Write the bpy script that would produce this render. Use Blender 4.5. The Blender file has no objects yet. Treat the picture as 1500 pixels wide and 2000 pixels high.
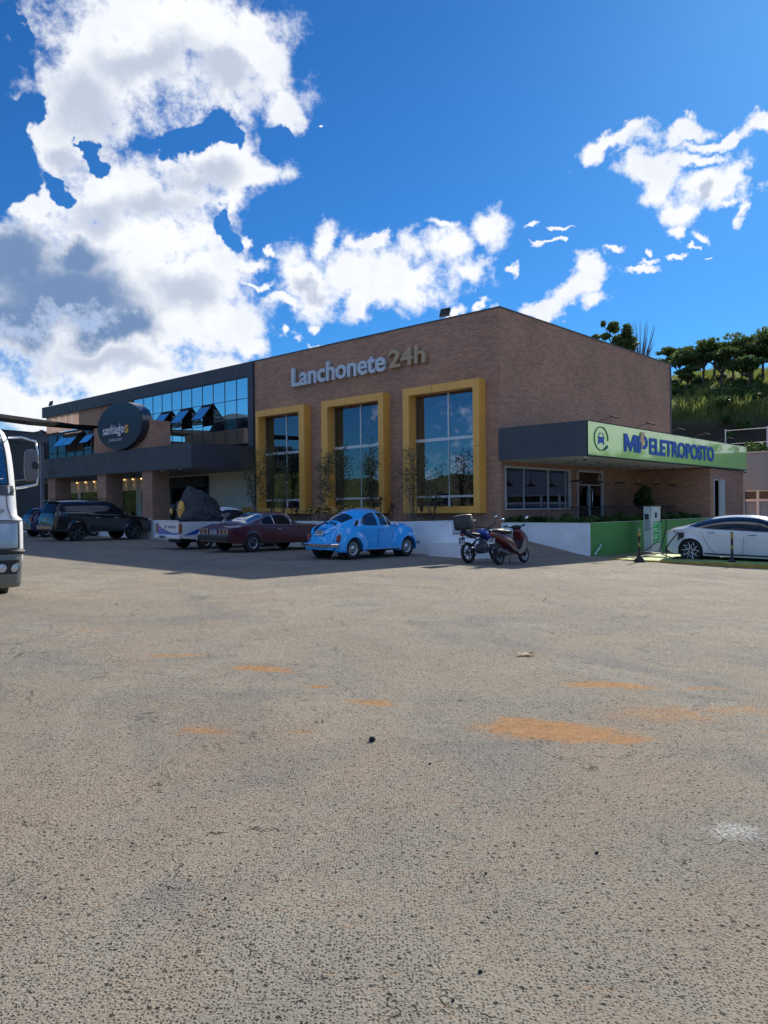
import bpy, bmesh, math, random
import numpy as np
from mathutils import Vector, Matrix, Euler
random.seed(7); np.random.seed(7)
R = math.radians
S = bpy.context.scene
COL = S.collection

# ------------------------------------------------------------ camera, sky, sun, exposure
CAMZ = 1.5
cam = bpy.data.cameras.new('camera'); camo = bpy.data.objects.new('camera', cam); COL.objects.link(camo)
cam.sensor_fit = 'HORIZONTAL'; cam.sensor_width = 36.0; cam.lens = 36.0*1479/1500
cam.clip_start = 0.1; cam.clip_end = 3000
camo.matrix_world = Matrix.Translation((0, 0, CAMZ)) @ Matrix.Rotation(R(90-0.27), 4, 'X') @ Matrix.Rotation(R(-0.56), 4, 'Z')
S.camera = camo
S.render.resolution_x = 768; S.render.resolution_y = 1024
S.view_settings.view_transform = 'Standard'; S.view_settings.look = 'None'
S.view_settings.exposure = 0.6; S.view_settings.gamma = 1.0
S.render.engine = 'CYCLES'
S.cycles.max_bounces = 6; S.cycles.diffuse_bounces = 3; S.cycles.glossy_bounces = 3; S.cycles.transparent_max_bounces = 8

SUN = Vector((0.516*math.cos(R(32.6)), 0.857*math.cos(R(32.6)), math.sin(R(32.6)))).normalized()
sl = bpy.data.lights.new('sun', 'SUN'); sl.energy = 4.6; sl.angle = R(0.53); sl.color = (1.0, 0.93, 0.77)
so = bpy.data.objects.new('sun', sl); COL.objects.link(so)
so.rotation_euler = SUN.to_track_quat('Z', 'Y').to_euler()

class NT:
    def __init__(s, tree): s.t = tree; tree.nodes.clear()
    def n(s, typ, ins=None, **kw):
        nd = s.t.nodes.new(typ)
        for k, v in kw.items(): setattr(nd, k, v)
        for k, v in (ins or {}).items():
            sk = nd.inputs[k]
            if hasattr(v, 'is_output') or isinstance(v, bpy.types.NodeSocket): s.t.links.new(v, sk)
            else: sk.default_value = v
        return nd
    def m(s, op, a, b=0.0, c=0.0, clamp=False):
        return s.n('ShaderNodeMath', {0: a, 1: b, 2: c}, operation=op, use_clamp=clamp).outputs[0]
    def v(s, op, a, b=(0, 0, 0)):
        nd = s.n('ShaderNodeVectorMath', {0: a, 1: b}, operation=op)
        return nd.outputs['Value'] if op in ('LENGTH', 'DOT_PRODUCT', 'DISTANCE') else nd.outputs[0]
    def rng(s, x, a, b, c=0.0, d=1.0, smooth=False):
        return s.n('ShaderNodeMapRange', {'Value': x, 'From Min': a, 'From Max': b, 'To Min': c, 'To Max': d},
                   interpolation_type='SMOOTHSTEP' if smooth else 'LINEAR').outputs[0]
    flat = False
    def noise(s, vec, scale, detail=4.0, rough=0.55, dist=0.0, col=False):
        nd = s.n('ShaderNodeTexNoise', {'Scale': scale, 'Detail': detail, 'Roughness': rough, 'Distortion': dist}, noise_dimensions='2D' if s.flat else '3D')
        s.t.links.new(vec, nd.inputs['Vector'])
        return nd.outputs['Color' if col else 'Fac']
    def mix(s, f, a, b, blend='MIX'):
        nd = s.n('ShaderNodeMix', data_type='RGBA', blend_type=blend)
        for k, v in ((0, f), (6, a), (7, b)):
            if isinstance(v, bpy.types.NodeSocket): s.t.links.new(v, nd.inputs[k])
            else: nd.inputs[k].default_value = v if k == 0 else (tuple(v)+(1.0,))[:4]
        return nd.outputs[2]

# sky: Nishita sky with cumulus clouds laid out by direction (stereographic coordinates round the north)
wd = bpy.data.worlds.new('World'); wd.cycles.sampling_method = 'MANUAL'; wd.cycles.sample_map_resolution = 256; S.world = wd; wd.use_nodes = True
W = NT(wd.node_tree); W.flat = True
sky = W.n('ShaderNodeTexSky', sky_type='NISHITA', sun_disc=False, sun_elevation=R(32.6),
          sun_rotation=math.atan2(SUN.x, SUN.y), altitude=400.0, air_density=1.0, dust_density=0.25, ozone_density=3.0)
hs = W.n('ShaderNodeHueSaturation', {'Hue': 0.5, 'Saturation': 1.15, 'Value': 1.0, 'Color': sky.outputs[0]})
skycol = W.mix(1.0, hs.outputs[0], (0.29, 0.76, 1.16), 'MULTIPLY')
d = W.n('ShaderNodeTexCoord').outputs['Generated']
sx = W.n('ShaderNodeSeparateXYZ', {0: d})
den = W.m('MAXIMUM', W.m('ADD', sx.outputs[1], 1.0), 0.02)
q = W.n('ShaderNodeCombineXYZ', {0: W.m('DIVIDE', sx.outputs[0], den), 1: W.m('DIVIDE', sx.outputs[2], den), 2: 0.0}).outputs[0]
def pixq(px, py):
    v = camo.matrix_world.to_3x3() @ Vector(((px-750)/1479, -(py-1000)/1479, -1.0)); v.normalize()
    return v.x/(1+v.y), v.z/(1+v.y)
w1 = W.v('SUBTRACT', W.noise(q, 9.0, 3.0, 0.5, col=True), (0.5, 0.5, 0.5))
w2 = W.v('SUBTRACT', W.noise(q, 34.0, 4.0, 0.6, col=True), (0.5, 0.5, 0.5))
qw = W.v('ADD', W.v('ADD', q, W.v('MULTIPLY', w1, (0.055, 0.055, 0.0))), W.v('MULTIPLY', w2, (0.032, 0.032, 0.0)))
BL = [ # px, py, rx, ry, rotation
 (300,60,270,150,0),(130,190,110,130,0),(430,110,140,110,0),(500,60,80,60,0),(530,185,52,62,0),(180,120,160,120,0),
 (110,290,45,60,-20),(225,345,120,70,5),(430,320,115,85,0),(500,345,70,36,0),(300,390,200,85,0),(60,410,58,48,0),(420,400,70,60,20),
 (340,470,120,90,0),(150,560,260,160,0),(330,580,160,120,0),(-20,540,120,120,0),(410,650,130,70,0),(200,690,260,90,0),
 (40,780,150,80,0),(300,760,240,60,0),(480,690,65,28,-10),(230,470,170,60,0),(395,540,50,40,0),(120,250,70,70,0),
 (590,545,82,72,0),(635,480,42,46,0),(700,540,90,62,0),(780,560,110,58,0),(840,475,85,46,15),(930,430,50,52,0),(880,530,55,42,0),(720,590,48,38,0),(720,480,40,16,0),(540,590,50,18,0),(820,440,40,22,0),
 (455,525,48,20,10),(450,468,24,14,0),(600,628,22,12,0),(855,612,44,16,15),(930,592,26,14,40),(975,590,16,18,30),(620,668,26,8,0),(568,665,14,22,0),(508,500,20,10,0),(470,560,40,9,0),
 (1215,272,90,24,12),(1260,250,42,18,10),(1290,315,45,38,0),(1320,360,52,62,0),(1420,352,68,42,-10),(1360,400,50,52,0),(1345,450,26,28,0),(1470,400,16,42,0),(1380,300,58,16,0),(1350,245,45,20,15),(1410,260,60,16,10),(1480,225,50,24,15),(1388,468,18,18,0),(1465,350,30,60,0),
 (1135,545,42,38,20),(1110,585,44,32,25),(1060,605,52,20,10),(1130,620,36,22,0),(1150,530,34,26,0),
 (1095,434,38,8,-8),(1028,421,20,9,25),(1035,475,13,10,20),(1060,470,40,5,0),(1210,500,24,10,0),(1276,503,11,11,0),(1240,545,40,10,-6),(1313,524,22,9,0),(1265,530,18,7,0),(1360,498,13,6,0),(1385,537,12,4,0),(975,518,12,12,0),(1090,470,12,7,0),(622,203,9,5,0),(1440,545,0.1,0.1,0)]
HO = [(375,240,60,34,18),(325,262,26,18,30),(430,262,28,20,-20),(185,288,20,26,30),(160,272,14,12,0),(8,330,48,120,0),(40,230,30,40,0),(5,95,22,60,0),(110,372,26,24,0),(355,275,22,26,0),(545,268,30,40,0),(425,440,20,60,0)]
def blobfield(lst, vec, k):
    acc = None
    for px, py, rx, ry, ro in lst:
        c = pixq(px, py); e1 = pixq(px+1, py); e2 = pixq(px, py-1)
        s1 = math.hypot(e1[0]-c[0], e1[1]-c[1]); s2 = math.hypot(e2[0]-c[0], e2[1]-c[1])
        vi = vec if acc is None else W.n('ShaderNodeVectorMath', {0: acc, 1: (1e-9, 1e-9, 1e-9), 2: vec}, operation='MULTIPLY_ADD').outputs[0]   # keeps the evaluation sequential
        mp = W.n('ShaderNodeMapping', {'Vector': vi, 'Location': (c[0], c[1], 0), 'Rotation': (0, 0, R(ro)), 'Scale': (rx*s1, ry*s2, 1)}, vector_type='TEXTURE')
        f = W.m('SUBTRACT', 1.0, W.v('LENGTH', mp.outputs[0]))
        acc = f if acc is None else W.n('ShaderNodeMath', {0: acc, 1: f, 2: k}, operation='SMOOTH_MAX').outputs[0]
    return acc
f = blobfield(BL, qw, 0.28)
h = blobfield(HO, qw, 0.05)
back = W.rng(W.noise(q, 1.1, 6.0, 0.55), 0.50, 0.75, -0.5, 1.0)          # scattered clouds over the rest of the sky
lq = W.v('LENGTH', q)
far = W.rng(lq, 0.62, 0.85, -1.5, 0.0)
lift = W.m('MULTIPLY', W.rng(sx.outputs[2], 0.35, 0.75), 0.35)           # extra unseen cloud high overhead, added as fill light for the shaded fronts
side = W.rng(W.v('LENGTH', W.v('MULTIPLY', W.v('SUBTRACT', q, (0.66, 0.12, 0.0)), (1.0, 1.3, 0.0))), 0.08, 0.26, 1.1, -1.0)   # unseen cloud bank added far round to the right to brighten the green sign
f = W.m('MAXIMUM', W.m('MAXIMUM', f, side), W.m('ADD', W.m('ADD', back, lift), far))
nz = W.m('SUBTRACT', W.noise(q, 46.0, 7.0, 0.68), 0.5)
nb = W.m('SUBTRACT', W.noise(q, 14.0, 4.0, 0.55), 0.5)
f = W.m('ADD', W.m('ADD', f, 0.07), W.m('ADD', W.m('MULTIPLY', nz, 1.6), W.m('MULTIPLY', nb, 0.9)))
hm = W.rng(W.m('ADD', h, W.m('MULTIPLY', nb, 0.9)), -0.20, 0.65, 0.0, 1.6, smooth=True)
f = W.m('SUBTRACT', f, hm)
alpha = W.rng(f, -0.10, 0.62, smooth=True)
DK = [(50,530,95,75,0),(150,600,150,95,0),(60,640,130,70,0),(180,520,70,45,0),(230,650,90,40,0)]                      # heavy blue-grey base of the left bank
DM = [(310,395,130,52,8),(200,430,90,60,0),(410,335,70,48,0),(150,190,110,100,0),(280,110,150,55,0),(120,300,40,40,0),(350,600,70,60,0),(200,715,150,30,0),(590,560,42,22,0),(1410,372,34,14,20),(420,150,90,40,0)]   # paler grey hollows
nb2 = W.m('ADD', W.m('MULTIPLY', nb, 0.55), W.m('MULTIPLY', nz, 0.25))
dk = W.rng(W.m('ADD', blobfield(DK, qw, 0.4), nb2), -0.40, 0.55, smooth=True)
dm = W.rng(W.m('ADD', blobfield(DM, qw, 0.3), nb2), -0.20, 0.80, smooth=True)
tex = W.rng(W.m('ADD', nb, nz), -0.15, 0.25)
edge = W.rng(f, 0.05, 0.62, 0.0, 1.0, smooth=True)
dk3 = W.m('MULTIPLY', W.m('MAXIMUM', W.m('MAXIMUM', dk, W.m('MULTIPLY', dm, 0.55)), W.m('MULTIPLY', tex, 0.16)), edge)
ccol = W.mix(dk3, (1.04, 1.06, 1.10), (0.19, 0.30, 0.52))
bg1 = W.n('ShaderNodeBackground', {'Color': skycol, 'Strength': 0.064})
ccol = W.mix(W.rng(sx.outputs[1], 0.1, -0.4), ccol, (0.76, 0.90, 1.14), 'MULTIPLY')  # clouds behind the camera tinted blue to cool the light in the shade
bg2 = W.n('ShaderNodeBackground', {'Color': ccol, 'Strength': W.rng(sx.outputs[1], 0.65, -0.3, 0.64, 0.95)})   # clouds away from the sun show their sunlit sides
mx = W.n('ShaderNodeMixShader', {0: alpha, 1: bg1.outputs[0], 2: bg2.outputs[0]})
W.n('ShaderNodeOutputWorld', {0: mx.outputs[0]})

# ------------------------------------------------------------ frames of reference
CX, CY = 4.26, 27.5
AZ = math.atan2(-0.675, 0.738)                      # local x runs along the facade to the right, local y into the building
def L2W(a, b, z=0.0): return Vector((CX+0.738*a+0.675*b, CY-0.675*a+0.738*b, z))
def g(x): return -.0185*x-.0065*(math.sqrt(x*x+4)-2)

# ------------------------------------------------------------ object helpers
def tag(o, label=None, cat=None, group=None, kind=None):
    if label: o['label'] = label
    if cat: o['category'] = cat
    if group: o['group'] = group
    if kind: o['kind'] = kind
    return o
def empty(name, loc=(0, 0, 0), rz=0.0, label=None, cat=None, group=None):
    o = bpy.data.objects.new(name, None); COL.objects.link(o); o.location = loc; o.rotation_euler = (0, 0, rz)
    o.empty_display_size = 0.2
    return tag(o, label, cat, group)
def lthing(name, a, b, z, label, cat, group=None, rz=0.0):
    return empty(name, L2W(a, b, z), AZ+rz, label, cat, group)

class MB:
    def __init__(s): s.v = []; s.f = []; s.mi = []; s.sm = []; s.x = Matrix.Identity(4); s.cm = 0
    def add(s, vs, fs, mi=None, sm=False):
        o = len(s.v); s.v += [tuple(s.x @ Vector(p)) for p in vs]
        s.f += [tuple(o+i for i in f) for f in fs]; mi = s.cm if mi is None else mi
        s.mi += [mi]*len(fs); s.sm += [sm]*len(fs); return s
    def box(s, x0, x1, y0, y1, z0, z1, mi=None):
        vs = [(x, y, z) for z in (z0, z1) for y in (y0, y1) for x in (x0, x1)]
        return s.add(vs, [(0, 2, 3, 1), (4, 5, 7, 6), (0, 1, 5, 4), (2, 6, 7, 3), (0, 4, 6, 2), (1, 3, 7, 5)], mi)
    def rbox(s, c, size, rot=(0, 0, 0), mi=None):
        M = Matrix.Translation(c) @ Euler(rot).to_matrix().to_4x4(); hx, hy, hz = [k/2 for k in size]
        vs = [tuple(M @ Vector((x, y, z))) for z in (-hz, hz) for y in (-hy, hy) for x in (-hx, hx)]
        return s.add(vs, [(0, 2, 3, 1), (4, 5, 7, 6), (0, 1, 5, 4), (2, 6, 7, 3), (0, 4, 6, 2), (1, 3, 7, 5)], mi)
    def quad(s, a, b, c, d, mi=None): return s.add([a, b, c, d], [(0, 1, 2, 3)], mi)
    def poly(s, pts, mi=None): return s.add(pts, [tuple(range(len(pts)))], mi)
    def prism(s, pts, vec, mi=None, sm=False):
        n = len(pts); vec = Vector(vec)
        vs = list(pts)+[tuple(Vector(p)+vec) for p in pts]
        return s.add(vs, [tuple(range(n))[::-1], tuple(range(n, 2*n))]+[(i, (i+1) % n, n+(i+1) % n, n+i) for i in range(n)], mi, sm)
    def tube(s, pts, r, n=8, mi=None, cap=True, sm=True):
        pts = [Vector(p) for p in pts]; rs = r if isinstance(r, (list, tuple)) else [r]*len(pts)
        vs = []; fs = []; prev = None
        for i, p in enumerate(pts):
            t = (pts[min(i+1, len(pts)-1)]-pts[max(i-1, 0)]).normalized()
            u = prev if prev is not None else (Vector((0, 0, 1)) if abs(t.z) < .9 else Vector((1, 0, 0)))
            u = (u-t*u.dot(t)).normalized(); w = t.cross(u); prev = u
            for k in range(n):
                a = 2*math.pi*k/n; vs.append(tuple(p+(u*math.cos(a)+w*math.sin(a))*rs[i]))
        for i in range(len(pts)-1):
            for k in range(n): fs.append((i*n+k, i*n+(k+1) % n, (i+1)*n+(k+1) % n, (i+1)*n+k))
        s.add(vs, fs, mi, sm)
        if cap: s.add([vs[k] for k in range(n)], [tuple(range(n))[::-1]], mi); s.add(vs[-n:], [tuple(range(n))], mi)
        return s
    def cyl(s, p0, p1, r0, r1=None, n=16, mi=None): return s.tube([p0, p1], [r0, r0 if r1 is None else r1], n, mi)
    def lathe(s, prof, c=(0, 0, 0), axis='y', n=28, mi=None, sm=True):
        vs = []; fs = []
        for r, h in prof:
            for k in range(n):
                a = 2*math.pi*k/n; u, w = r*math.cos(a), r*math.sin(a)
                p = {'y': (u, h, w), 'z': (u, w, h), 'x': (h, u, w)}[axis]
                vs.append((p[0]+c[0], p[1]+c[1], p[2]+c[2]))
        for i in range(len(prof)-1):
            for k in range(n): fs.append((i*n+k, i*n+(k+1) % n, (i+1)*n+(k+1) % n, (i+1)*n+k))
        return s.add(vs, fs, mi, sm)
    def sq(s, c, r, e=1.0, e2=None, rot=(0, 0, 0), n=16, m=10, mi=None):   # superquadric: e 1 = ellipsoid, e .3 = rounded box
        e2 = e if e2 is None else e2; M = Matrix.Translation(c) @ Euler(rot).to_matrix().to_4x4()
        P = lambda t, k: math.copysign(abs(t)**k, t); vs = []; fs = []
        for i in range(m+1):
            ph = -math.pi/2+math.pi*i/m
            for k in range(n):
                th = 2*math.pi*k/n
                vs.append(tuple(M @ Vector((r[0]*P(math.cos(ph), e2)*P(math.cos(th), e), r[1]*P(math.cos(ph), e2)*P(math.sin(th), e), r[2]*P(math.sin(ph), e2)))))
        for i in range(m):
            for k in range(n): fs.append((i*n+k, i*n+(k+1) % n, (i+1)*n+(k+1) % n, (i+1)*n+k))
        return s.add(vs, fs, mi, True)
    def build(s, name, mats, parent=None, weld=False, bevel=0.0, sub=0, angle=None):
        me = bpy.data.meshes.new(name); me.from_pydata(s.v, [], s.f)
        if not isinstance(mats, (list, tuple)): mats = [mats]
        for m in mats: me.materials.append(m)
        me.polygons.foreach_set('material_index', s.mi); me.polygons.foreach_set('use_smooth', s.sm)
        if weld:
            bm = bmesh.new(); bm.from_mesh(me); bmesh.ops.remove_doubles(bm, verts=bm.verts, dist=1e-4)
            bmesh.ops.recalc_face_normals(bm, faces=bm.faces); bm.to_mesh(me); bm.free()
        if angle: me.set_sharp_from_angle(angle=R(angle))
        me.update()
        o = bpy.data.objects.new(name, me); COL.objects.link(o)
        if parent: o.parent = parent
        if bevel:
            m = o.modifiers.new('b', 'BEVEL'); m.width = bevel; m.segments = 2; m.limit_method = 'ANGLE'; m.angle_limit = R(40)
        if sub:
            m = o.modifiers.new('s', 'SUBSURF'); m.levels = sub; m.render_levels = sub
        return o
def kids(o): return [c for c in bpy.data.objects if c.parent == o]
def copy_tree(o, parent=None):
    c = o.copy(); COL.objects.link(c); c.parent = parent
    for ch in kids(o): copy_tree(ch, c)
    return c

# ------------------------------------------------------------ materials
MATS = {}
def mat(name, col=(.5, .5, .5), rough=.5, metal=0.0, var=0.0, vs=3.0, bump=0.0, bs=20.0, coat=0.0, spec=.5, emit=None, dirt=0.0):
    if name in MATS: return MATS[name]
    m = bpy.data.materials.new(name); m.use_nodes = True; t = NT(m.node_tree)
    tc = t.n('ShaderNodeTexCoord').outputs['Object']
    base = tuple(col)+(1.0,); c = base
    p = t.n('ShaderNodeBsdfPrincipled', {'Base Color': base, 'Roughness': rough, 'Metallic': metal, 'Coat Weight': coat, 'Specular IOR Level': spec})
    if var or dirt:
        v = var or dirt
        nf = t.rng(t.noise(tc, vs, 6.0, 0.6), 0.3, 0.7)
        c = t.mix(nf, tuple(k*(1-v) for k in col), tuple(min(1, k*(1+v)) for k in col))
        t.t.links.new(c, p.inputs['Base Color'])
        rr = t.rng(t.noise(tc, vs*3, 4.0), 0.3, 0.7, max(0, rough-.08), min(1, rough+.12)); t.t.links.new(rr, p.inputs['Roughness'])
    if bump:
        b = t.n('ShaderNodeBump', {'Strength': bump, 'Distance': 0.02, 'Height': t.noise(tc, bs, 6.0, 0.6)}); t.t.links.new(b.outputs[0], p.inputs['Normal'])
    if emit: p.inputs['Emission Color'].default_value = tuple(emit[:3])+(1,); p.inputs['Emission Strength'].default_value = emit[3]
    t.n('ShaderNodeOutputMaterial', {0: p.outputs[0]})
    MATS[name] = m; return m

def brick_mat():
    m = bpy.data.materials.new('brick_cladding'); m.use_nodes = True; t = NT(m.node_tree)
    tc = t.n('ShaderNodeTexCoord').outputs['Object']; sp = t.n('ShaderNodeSeparateXYZ', {0: tc})
    u = t.m('ADD', sp.outputs[0], sp.outputs[1]); vec = t.n('ShaderNodeCombineXYZ', {0: u, 1: sp.outputs[2], 2: 0.0}).outputs[0]
    br = t.n('ShaderNodeTexBrick', {'Vector': vec, 'Color1': (.56, .285, .18, 1), 'Color2': (.36, .20, .14, 1), 'Mortar': (.27, .20, .155, 1),
             'Scale': 1.0, 'Mortar Size': .008, 'Mortar Smooth': .3, 'Bias': -.1, 'Brick Width': .27, 'Row Height': .068})
    st = t.n('ShaderNodeMapping', {'Vector': vec, 'Scale': (2.2, 7.0, 1)}).outputs[0]
    n1 = t.rng(t.noise(st, 4.5, 5.0, .75), .30, .72, 0.60, 1.30)
    n2 = t.rng(t.noise(vec, .35, 4.0, .6), .3, .7, .85, 1.15)
    c = t.mix(1.0, br.outputs[0], t.n('ShaderNodeCombineColor', {0: t.m('MULTIPLY', n1, n2), 1: t.m('MULTIPLY', n1, n2), 2: t.m('MULTIPLY', n1, n2)}).outputs[0], 'MULTIPLY')
    bp = t.n('ShaderNodeBump', {'Strength': .5, 'Distance': .012, 'Height': t.m('ADD', t.m('MULTIPLY', br.outputs['Fac'], -1.0), t.m('MULTIPLY', n1, .5))})
    p = t.n('ShaderNodeBsdfPrincipled', {'Base Color': c, 'Roughness': .85, 'Normal': bp.outputs[0]})
    t.n('ShaderNodeOutputMaterial', {0: p.outputs[0]}); return m
BRICK = brick_mat()

def glass_mat(name, tint, refl, base, wav=0.002, thru=0.0):
    m = bpy.data.materials.new(name); m.use_nodes = True; t = NT(m.node_tree)
    tc = t.n('ShaderNodeTexCoord').outputs['Object']
    bp = t.n('ShaderNodeBump', {'Strength': .25, 'Distance': wav, 'Height': t.noise(tc, 1.3, 2.0)})
    gl = t.n('ShaderNodeBsdfGlossy', {'Color': tuple(tint)+(1,), 'Roughness': .01, 'Normal': bp.outputs[0]})
    if thru: di = t.n('ShaderNodeBsdfTransparent', {'Color': (thru, thru, thru*1.02, 1)})
    else: di = t.n('ShaderNodeBsdfDiffuse', {'Color': tuple(base)+(1,)})
    fr = t.n('ShaderNodeFresnel', {'IOR': 1.5})
    fac = t.m('ADD', t.m('MULTIPLY', fr.outputs[0], 1.0-refl), refl, clamp=True)
    mx = t.n('ShaderNodeMixShader', {0: fac, 1: di.outputs[0], 2: gl.outputs[0]})
    t.n('ShaderNodeOutputMaterial', {0: mx.outputs[0]}); MATS[name] = m; return m
CURT = glass_mat('mirror_curtain_glass', (.85, .98, 1.0), .92, (.01, .015, .02), .003)
GLASS = glass_mat('window_glass', (.80, .84, .98), .15, (0, 0, 0), .002, thru=.55)
DGLASS = glass_mat('dark_window_glass', (.7, .8, .95), .04, (0, 0, 0), .002, thru=.35)
CARGL = glass_mat('car_glass', (.36, .43, .56), .02, (.012, .014, .018), .0)
CARGLT = glass_mat('clear_car_glass', (.8, .88, 1), .08, (.01, .01, .012), .0)

def paint(name, col, metal=0.0, rough=.28): return mat(name, col, rough, metal, coat=.8)
WHITE = mat('white_render', (.82, .84, .86), .8, var=.10, vs=1.2, bump=.15, bs=40)
BLACKP = mat('dark_cladding', (.060, .064, .078), .55, var=.12, vs=.8)
YEL = mat('yellow_cladding', (.86, .43, .085), .38, var=.06, vs=1.5)
ALU = mat('pale_aluminium', (.62, .64, .66), .35, .3)
RUBBER = mat('tyre_rubber', (.018, .018, .02), .85, var=.2, vs=20, bump=.2, bs=60)
DARK = mat('dark_plastic', (.02, .021, .024), .6)
CHROME = mat('chrome', (.75, .76, .78), .12, 1.0)
STEELR = mat('silver_rim_paint', (.48, .5, .52), .35, .6)
CREAM = mat('cream_render', (.74, .68, .56), .8, var=.06, vs=1.0)
CONC = mat('concrete', (.32, .31, .29), .9, var=.15, vs=2.0, bump=.3, bs=30)
CEIL = mat('ceiling_paint', (.62, .66, .62), .8)
RED = mat('red_lens', (.20, .008, .010), .2, coat=.5)
AMBER = mat('amber_lens', (.26, .08, .02), .2, coat=.5)
CLEAR = mat('clear_lens', (.55, .58, .6), .08, .3, coat=1.0)
PLATE = mat('white_plate', (.62, .64, .66), .5)
BLUEP = mat('blue_print', (.02, .05, .25), .4)
LETT = mat('black_lettering', (.02, .02, .025), .5)

def text_mesh(name, body, w, h, depth, material, parent, M, offset=0.0, space=1.0, shear=0.0, align='L'):
    """letters as a solid mesh w wide and h high (bounding box), lying in local x/z after M"""
    cu = bpy.data.curves.new(name, 'FONT'); cu.body = body; cu.extrude = 0.5; cu.offset = offset; cu.space_character = space; cu.shear = shear
    cu.resolution_u = 6
    ob = bpy.data.objects.new(name, cu); COL.objects.link(ob)
    bpy.context.view_layer.update()
    me = bpy.data.meshes.new_from_object(ob.evaluated_get(bpy.context.evaluated_depsgraph_get()))
    bpy.data.objects.remove(ob)
    co = np.empty(len(me.vertices)*3); me.vertices.foreach_get('co', co); co = co.reshape(-1, 3)
    mn = co.min(0); mxx = co.max(0)
    co = (co-mn)/(mxx-mn+1e-9); out = np.stack([co[:, 0]*w, -co[:, 2]*depth, co[:, 1]*h], 1)
    me.vertices.foreach_set('co', out.reshape(-1)); me.transform(M); me.update()
    me.materials.clear(); me.materials.append(material); me.name = name
    o = bpy.data.objects.new(name, me); COL.objects.link(o)
    if parent: o.parent = parent
    return o

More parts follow.
